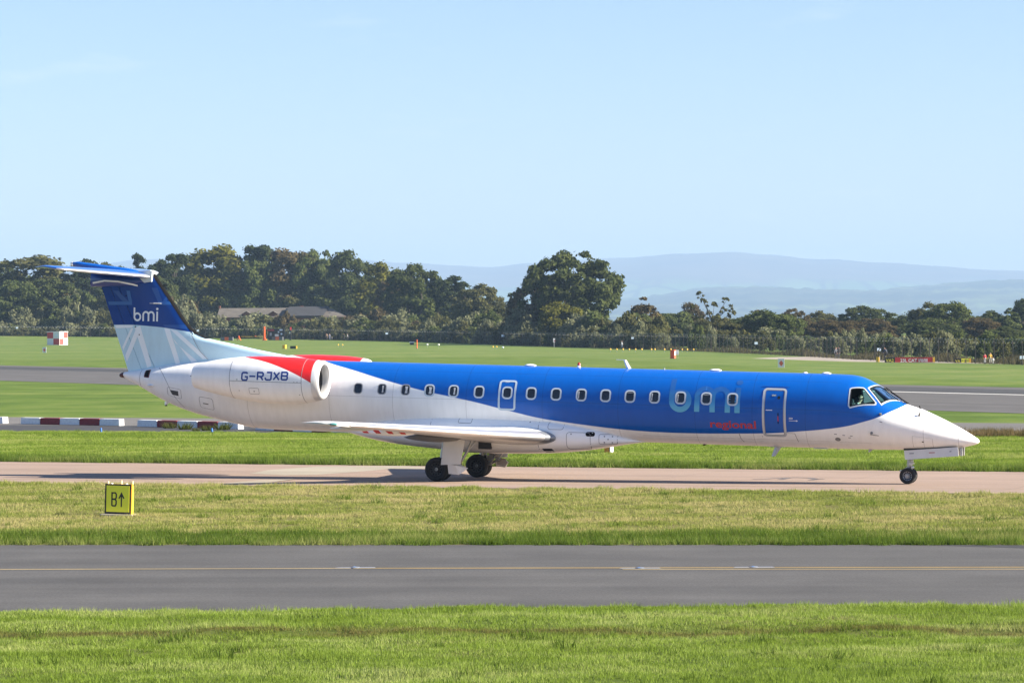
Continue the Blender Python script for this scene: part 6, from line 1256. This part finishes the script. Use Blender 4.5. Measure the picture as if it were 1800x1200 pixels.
while px < 1160:
    d = fence_at(px)[0] + rs.uniform(22, 38); t = 520 if px < 330 else 553 + (px - 450) * .012 if px > 610 else 570
    if 335 < px < 640: t = 561
    shrub(px, t + rs.uniform(-14, 9), rs.uniform(20, 34), d, ('grey', 'grey', 'olive', 'grey', 'green', 'brown'), 'tall shrub in the thicket under the trees, ' + zone(px), 'thicket shrubs below the trees'); px += rs.uniform(13, 20)
for lo_, hi_, tt in ((-70, 345, 546), (640, 1160, 566)):
    px = lo_
    while px < hi_: d = fence_at(px)[0] + rs.uniform(13, 20); shrub(px, tt + rs.uniform(-9, 9), rs.uniform(16, 27), d, ('grey', 'grey', 'olive', 'green'), 'pale shrub at the front of the thicket, ' + zone(px), 'front shrubs of the thicket'); px += rs.uniform(14, 24)
px = 1150
while px < 1900:
    d = fence_at(px)[0]; shrub(px, 581 + (px - 1150) * .022 + rs.uniform(-12, 9), rs.uniform(12, 28), d + rs.uniform(30, 120), ('grey', 'olive', 'green', 'grey'), 'shrub in rough ground beyond the fence, ' + zone(px), 'rough-ground shrubs on the right'); px += rs.uniform(9, 17)
# dry weeds behind the fence on the right
nW = 9000; pxs = RNG.uniform(1030, 1930, nW); ds = np.array([fence_at(p)[0] for p in pxs]) + 3 + 28 * RNG.random(nW) ** 1.3; X = (pxs - 900) / FPX * ds; hh = RNG.uniform(.3, 1.25, nW) * (.65 + .35 * np.sin(pxs * .05)); w = .10
ang = RNG.uniform(0, np.pi, nW); V = np.zeros((nW, 3, 3)); V[:, 0] = np.stack([X - np.cos(ang) * w, ds - np.sin(ang) * w, 0 * X], 1); V[:, 1] = np.stack([X + np.cos(ang) * w, ds + np.sin(ang) * w, 0 * X], 1); V[:, 2] = np.stack([X + RNG.normal(0, .2, nW), ds, hh], 1)
o = link('dry_weeds', quads_mesh('dry_weeds', V, leafmat('dry weed', (.050, .055, .025), (.16, .140, .078)), 3)); tag(o, 'dry brown weeds growing behind the fence on the right', 'weeds', kind='stuff')
# ------------------------------------------------------------------ mown grass: blades in tufts, scattered over the verges
def blademat(name, green, straw, bias, scale=.55, rut=None):
    m = bpy.data.materials.new(name); n, l = nodes_of(m); n.remove(n['Principled BSDF']); g = n.new('ShaderNodeNewGeometry')
    mp = n.new('ShaderNodeMapping'); mp.inputs['Scale'].default_value = (.35, 1.0, 1); mp.inputs['Rotation'].default_value = (0, 0, R(10)); l.new(g.outputs['Position'], mp.inputs[0])
    t = n.new('ShaderNodeTexNoise'); t.inputs['Scale'].default_value = scale; t.inputs['Detail'].default_value = 7; t.inputs['Roughness'].default_value = .65; l.new(mp.outputs[0], t.inputs['Vector'])
    a = n.new('ShaderNodeMath'); a.operation = 'MULTIPLY_ADD'; a.inputs[1].default_value = .34; l.new(g.outputs['Random Per Island'], a.inputs[0])
    k_ = n.new('ShaderNodeMapRange'); k_.inputs[1].default_value = .30; k_.inputs[2].default_value = .70; k_.inputs[3].default_value = .22; k_.inputs[4].default_value = .80; l.new(t.outputs['Fac'], k_.inputs[0]); l.new(k_.outputs[0], a.inputs[2])
    b = n.new('ShaderNodeMath'); b.operation = 'ADD'; b.inputs[1].default_value = bias - .17; l.new(a.outputs[0], b.inputs[0])
    rp = ramp(n, [(.28, tuple(c * .74 for c in al(green))), (.46, al(green)), (.74, al(straw))]); l.new(b.outputs[0], rp.inputs[0])
    col = rp
    if rut:                                               # a band of dead brown grass along the shallow rut
        sp = n.new('ShaderNodeSeparateXYZ'); l.new(g.outputs['Position'], sp.inputs[0]); w = n.new('ShaderNodeMath'); w.operation = 'MULTIPLY_ADD'; w.inputs[1].default_value = 2.6; l.new(t.outputs['Fac'], w.inputs[0]); l.new(sp.outputs['Y'], w.inputs[2])
        s1 = n.new('ShaderNodeMath'); s1.operation = 'SUBTRACT'; s1.inputs[1].default_value = rut + 1.3; l.new(w.outputs[0], s1.inputs[0]); s2 = n.new('ShaderNodeMath'); s2.operation = 'ABSOLUTE'; l.new(s1.outputs[0], s2.inputs[0])
        s3 = n.new('ShaderNodeMapRange'); s3.inputs[1].default_value = .55; s3.inputs[2].default_value = .05; s3.inputs[4].default_value = .8; l.new(s2.outputs[0], s3.inputs[0]); col = n.new('ShaderNodeMixRGB'); col.inputs[2].default_value = (.13, .095, .045, 1); l.new(s3.outputs[0], col.inputs[0]); l.new(rp.outputs[0], col.inputs[1])
    d = n.new('ShaderNodeBsdfDiffuse'); tr = n.new('ShaderNodeBsdfTranslucent'); mx = n.new('ShaderNodeMixShader'); mx.inputs[0].default_value = .42
    l.new(col.outputs[0], d.inputs[0]); l.new(col.outputs[0], tr.inputs[0]); l.new(d.outputs[0], mx.inputs[1]); l.new(tr.outputs[0], mx.inputs[2]); l.new(mx.outputs[0], n['Material Output'].inputs[0]); return m
def tuft(n, r_, h0, h1, w, mat, seed):
    g = np.random.default_rng(seed); a = g.uniform(0, 6.283, n); rr = r_ * np.sqrt(g.random(n)); x, y = rr * np.cos(a), rr * np.sin(a); h = g.uniform(h0, h1, n); t = g.uniform(0, 6.283, n); ln = g.normal(0, .38, (n, 2)) * h[:, None]
    V = np.zeros((n, 3, 3)); V[:, 0] = np.stack([x - np.cos(t) * w, y - np.sin(t) * w, 0 * x - .01], 1); V[:, 1] = np.stack([x + np.cos(t) * w, y + np.sin(t) * w, 0 * x - .01], 1); V[:, 2] = np.stack([x + ln[:, 0], y + ln[:, 1], h], 1)
    return quads_mesh('tuft', V, mat, 3)
def scatter(name, emitter, mats, tufts, density, label, seed, smin=.7, smax=1.25):
    o = link(name, emitter); tag(o, label, 'grass', kind='stuff')
    ng = bpy.data.node_groups.new('scatter ' + label[:30], 'GeometryNodeTree'); ng.interface.new_socket('Geometry', in_out='INPUT', socket_type='NodeSocketGeometry'); ng.interface.new_socket('Geometry', in_out='OUTPUT', socket_type='NodeSocketGeometry')
    N = ng.nodes; L = ng.links; gi = N.new('NodeGroupInput'); go = N.new('NodeGroupOutput'); dp = N.new('GeometryNodeDistributePointsOnFaces'); dp.inputs['Density'].default_value = density; dp.inputs['Seed'].default_value = seed
    ip = N.new('GeometryNodeInstanceOnPoints'); jn = N.new('GeometryNodeJoinGeometry')
    for me in tufts:
        to = bpy.data.objects.new('tuft', me); oi = N.new('GeometryNodeObjectInfo'); oi.inputs['Object'].default_value = to; oi.inputs['As Instance'].default_value = True; L.new(oi.outputs['Geometry'], jn.inputs[0])
    rv = N.new('FunctionNodeRandomValue'); rv.data_type = 'FLOAT_VECTOR'; rv.inputs[0].default_value = (0, 0, 0); rv.inputs[1].default_value = (0, 0, 6.283); rs_ = N.new('FunctionNodeRandomValue'); rs_.data_type = 'FLOAT'; rs_.inputs[2].default_value = smin; rs_.inputs[3].default_value = smax
    L.new(gi.outputs[0], dp.inputs['Mesh']); L.new(dp.outputs['Points'], ip.inputs['Points']); L.new(jn.outputs[0], ip.inputs['Instance']); ip.inputs['Pick Instance'].default_value = True; L.new(rv.outputs[0], ip.inputs['Rotation']); L.new(rs_.outputs[1], ip.inputs['Scale']); L.new(ip.outputs[0], go.inputs[0])
    md = o.modifiers.new('scatter', 'NODES'); md.node_group = ng; return o
def strip_mesh(name, lo, hi, x0, x1, zf, n=30, m=10, mat=None):
    vs = []
    for i in range(n + 1):
        x = x0 + (x1 - x0) * i / n
        for j in range(m + 1): y = lo(x) + (hi(x) - lo(x)) * j / m; vs.append((x, y, zf(x, y)))
    me = bpy.data.meshes.new(name); me.from_pydata(vs, [], [(i * (m + 1) + j, (i + 1) * (m + 1) + j, (i + 1) * (m + 1) + j + 1, i * (m + 1) + j + 1) for i in range(n) for j in range(m)])
    if mat: me.materials.append(mat)
    me.update(); return me
def poly_mesh(name, pts, z=0.0):
    me = bpy.data.meshes.new(name); me.from_pydata([(p[0], p[1], z) for p in pts], [], [tuple(range(len(pts)))]); me.update()
    if me.polygons[0].normal.z < 0: me.flip_normals()
    return me
def between(lo, hi, x0, x1, n=24):
    xs = [x0 + (x1 - x0) * i / n for i in range(n + 1)]; return [(x, lo(x)) for x in xs] + [(x, hi(x)) for x in reversed(xs)]
rn, rf, tn, tf = (lambda x: seg_y(RN, x)), (lambda x: seg_y(RF, x)), (lambda x: seg_y(TN, x)), (lambda x: seg_y(TF, x))
# foreground bank: a low rise along the road, then a shallow rut
FGm = fieldmat('foreground soil', (.10, .15, .022), (.17, .17, .05), -.05)
nx, ny = 120, 90; vs = []
for j in range(ny + 1):
    for i in range(nx + 1):
        x = -22 + 44 * i / nx; y1 = rn(x) + .06; y = 38.0 + (y1 - 38.0) * j / ny; s_ = y1 - y + .35 * math.sin(x * .55) + .2 * math.sin(x * 1.7 + 1)
        z = .02 + .09 * max(0, min(1, (4.5 - s_) / 1.0)) * min(1, (y1 - y) / .5 + .15) + .02 * math.sin(x * 2.3 + y * 1.1) + .02 * math.sin(y * 2.9 - x)
        vs.append((x, y, max(.006, z)))
me = bpy.data.meshes.new('foreground_bank'); me.from_pydata(vs, [], [(j * (nx + 1) + i, j * (nx + 1) + i + 1, (j + 1) * (nx + 1) + i + 1, (j + 1) * (nx + 1) + i) for j in range(ny) for i in range(nx)]); me.materials.append(FGm); me.shade_smooth()
o = link('foreground_bank', me); o['kind'] = 'structure'
o = link('near_verge', strip_mesh('near_verge', lambda x: rf(x) - .01, lambda x: tn(x) + .02, -40, 40, lambda x, y: vz(x, y) - .006, 40, 12, fieldmat('verge soil', (.13, .15, .03), (.24, .21, .09), .06))); o['kind'] = 'structure'
o = link('far_verge', strip_mesh('far_verge', lambda x: tf(x) - .02, lambda x: tf(x) + 6, -45, 45, lambda x, y: tz(x, tf(x)) - .006 + (.006 - tz(x, tf(x)) + .006) * min(1, (y - tf(x)) / 6), 40, 6, fieldmat('far verge soil', (.13, .17, .03), (.22, .22, .07), .02))); o['kind'] = 'structure'
G1 = blademat('foreground blades', (.305, .440, .066), (.58, .63, .24), -.03, .55, 50.6); G2 = blademat('verge blades', (.345, .420, .090), (.66, .58, .27), .05, .7); G3 = blademat('long edge blades', (.165, .265, .040), (.40, .43, .14), -.03); G4 = blademat('far verge blades', (.285, .415, .060), (.53, .56, .18), -.02, .4)
scatter('grass', me.copy(), None, [tuft(115, .30, .022, .055, .006, G1, s) for s in (1, 2, 3)] + [tuft(60, .22, .045, .10, .006, G1, 4)], 19.0, 'bright green mown grass in the foreground', 3)
TX = (-30, 30)
scatter('grass', strip_mesh('grass', lambda x: rn(x) - 2.6, lambda x: rn(x) + .02, -22, 22, lambda x, y: .085), None, [tuft(60, .22, .05, .12, .006, G1, s) for s in (5, 6)], 4.0, 'longer grass along the near edge of the road', 4)
scatter('grass', strip_mesh('grass', lambda x: rf(x) + 1.8, lambda x: tn(x) + .05, *TX, vz), None, [tuft(105, .34, .03, .075, .007, G2, s) for s in (7, 8, 9)], 10.0, 'straw-tinged mown grass between road and taxiway', 5)
scatter('grass', strip_mesh('grass', lambda x: rf(x) - .05, lambda x: rf(x) + 2.6, *TX, vz), None, [tuft(95, .28, .08, .21, .007, G3, s) for s in (10, 11, 12)], 12.0, 'long dark green grass along the far edge of the road', 6)
scatter('grass', strip_mesh('grass', lambda x: tn(x) - .7, lambda x: tn(x) + .10, *TX, vz), None, [tuft(60, .24, .05, .13, .007, G2, s) for s in (13, 14)], 6.0, 'ragged grass along the near edge of the taxiway', 7)
TX2 = (-36, 36)
_ap = ks([(-120, 169.5), (-24.02, 141.4), (-12.5, 138.0), (21.3, 127.4), (90, 106)])
ap = lambda x: seg_y(_ap, x)
scatter('grass', strip_mesh('grass', lambda x: tf(x) + 1.6, lambda x: ap(x) + .05, *TX2, lambda x, y: max(.004, tz(x, tf(x)) * (1 - (y - tf(x)) / 6))), None, [tuft(90, .42, .04, .095, .010, G4, s) for s in (15, 16, 17)], 6.0, 'green mown grass between taxiway and barrier strip', 8)
scatter('grass', strip_mesh('grass', lambda x: tf(x) - .05, lambda x: tf(x) + 2.4, *TX2, lambda x, y: tz(x, tf(x))), None, [tuft(80, .30, .12, .26, .009, G3, s) for s in (18, 19)], 10.0, 'long dark grass along the far edge of the taxiway', 9)

G5 = blademat('coarse tuft blades', (.190, .290, .045), (.36, .42, .12), -.05)
for zf_, lo_, hi_, xr_, den, lb, sd_ in ((vz, lambda x: rf(x) + 2.2, lambda x: tn(x) - .3, TX, .20, 'coarse dark tufts dotted over the verge', 31), (lambda x, y: .02, lambda x: 40.0, lambda x: rn(x) - .2, (-22, 22), .5, 'coarse tufts dotted over the foreground grass', 32), (lambda x, y: .01, lambda x: tf(x) + 3, lambda x: ap(x) - .2, TX2, .12, 'coarse tufts dotted over the grass beyond the taxiway', 33)):
    scatter('grass', strip_mesh('grass', lo_, hi_, *xr_, zf_), None, [tuft(45, .14, .06, .17, .008, G5, s + sd_) for s in (1, 2)], den, lb, sd_, .6, 1.5)
WB = blademat('brown weed blades', (.10, .10, .035), (.27, .20, .10), .15)
scatter('grass', strip_mesh('grass', lambda x: ap(x) + .1, lambda x: ap(x) + 5.2, 14, 40, lambda x, y: .006), None, [tuft(60, .30, .12, .34, .012, WB, s) for s in (21, 22)], 4.0, 'brown weeds along the disused strip right of the nose', 11)

# ------------------------------------------------------------------ the haze of the air
hm_ = bpy.data.materials.new('haze'); n, l = nodes_of(hm_); n.remove(n['Principled BSDF']); pv = n.new('ShaderNodeVolumePrincipled'); pv.inputs['Color'].default_value = (.37, .54, .77, 1); pv.inputs['Density'].default_value = 8.5e-5; pv.inputs['Anisotropy'].default_value = 0.0
l.new(pv.outputs[0], n['Material Output'].inputs['Volume'])
mb = MB(); mb.box((0, 11850, 279.5), (14600, 24900, 561)); o = mb.build('haze', hm_); tag(o, 'pale blue air over the airfield and the moors', 'haze', kind='stuff')
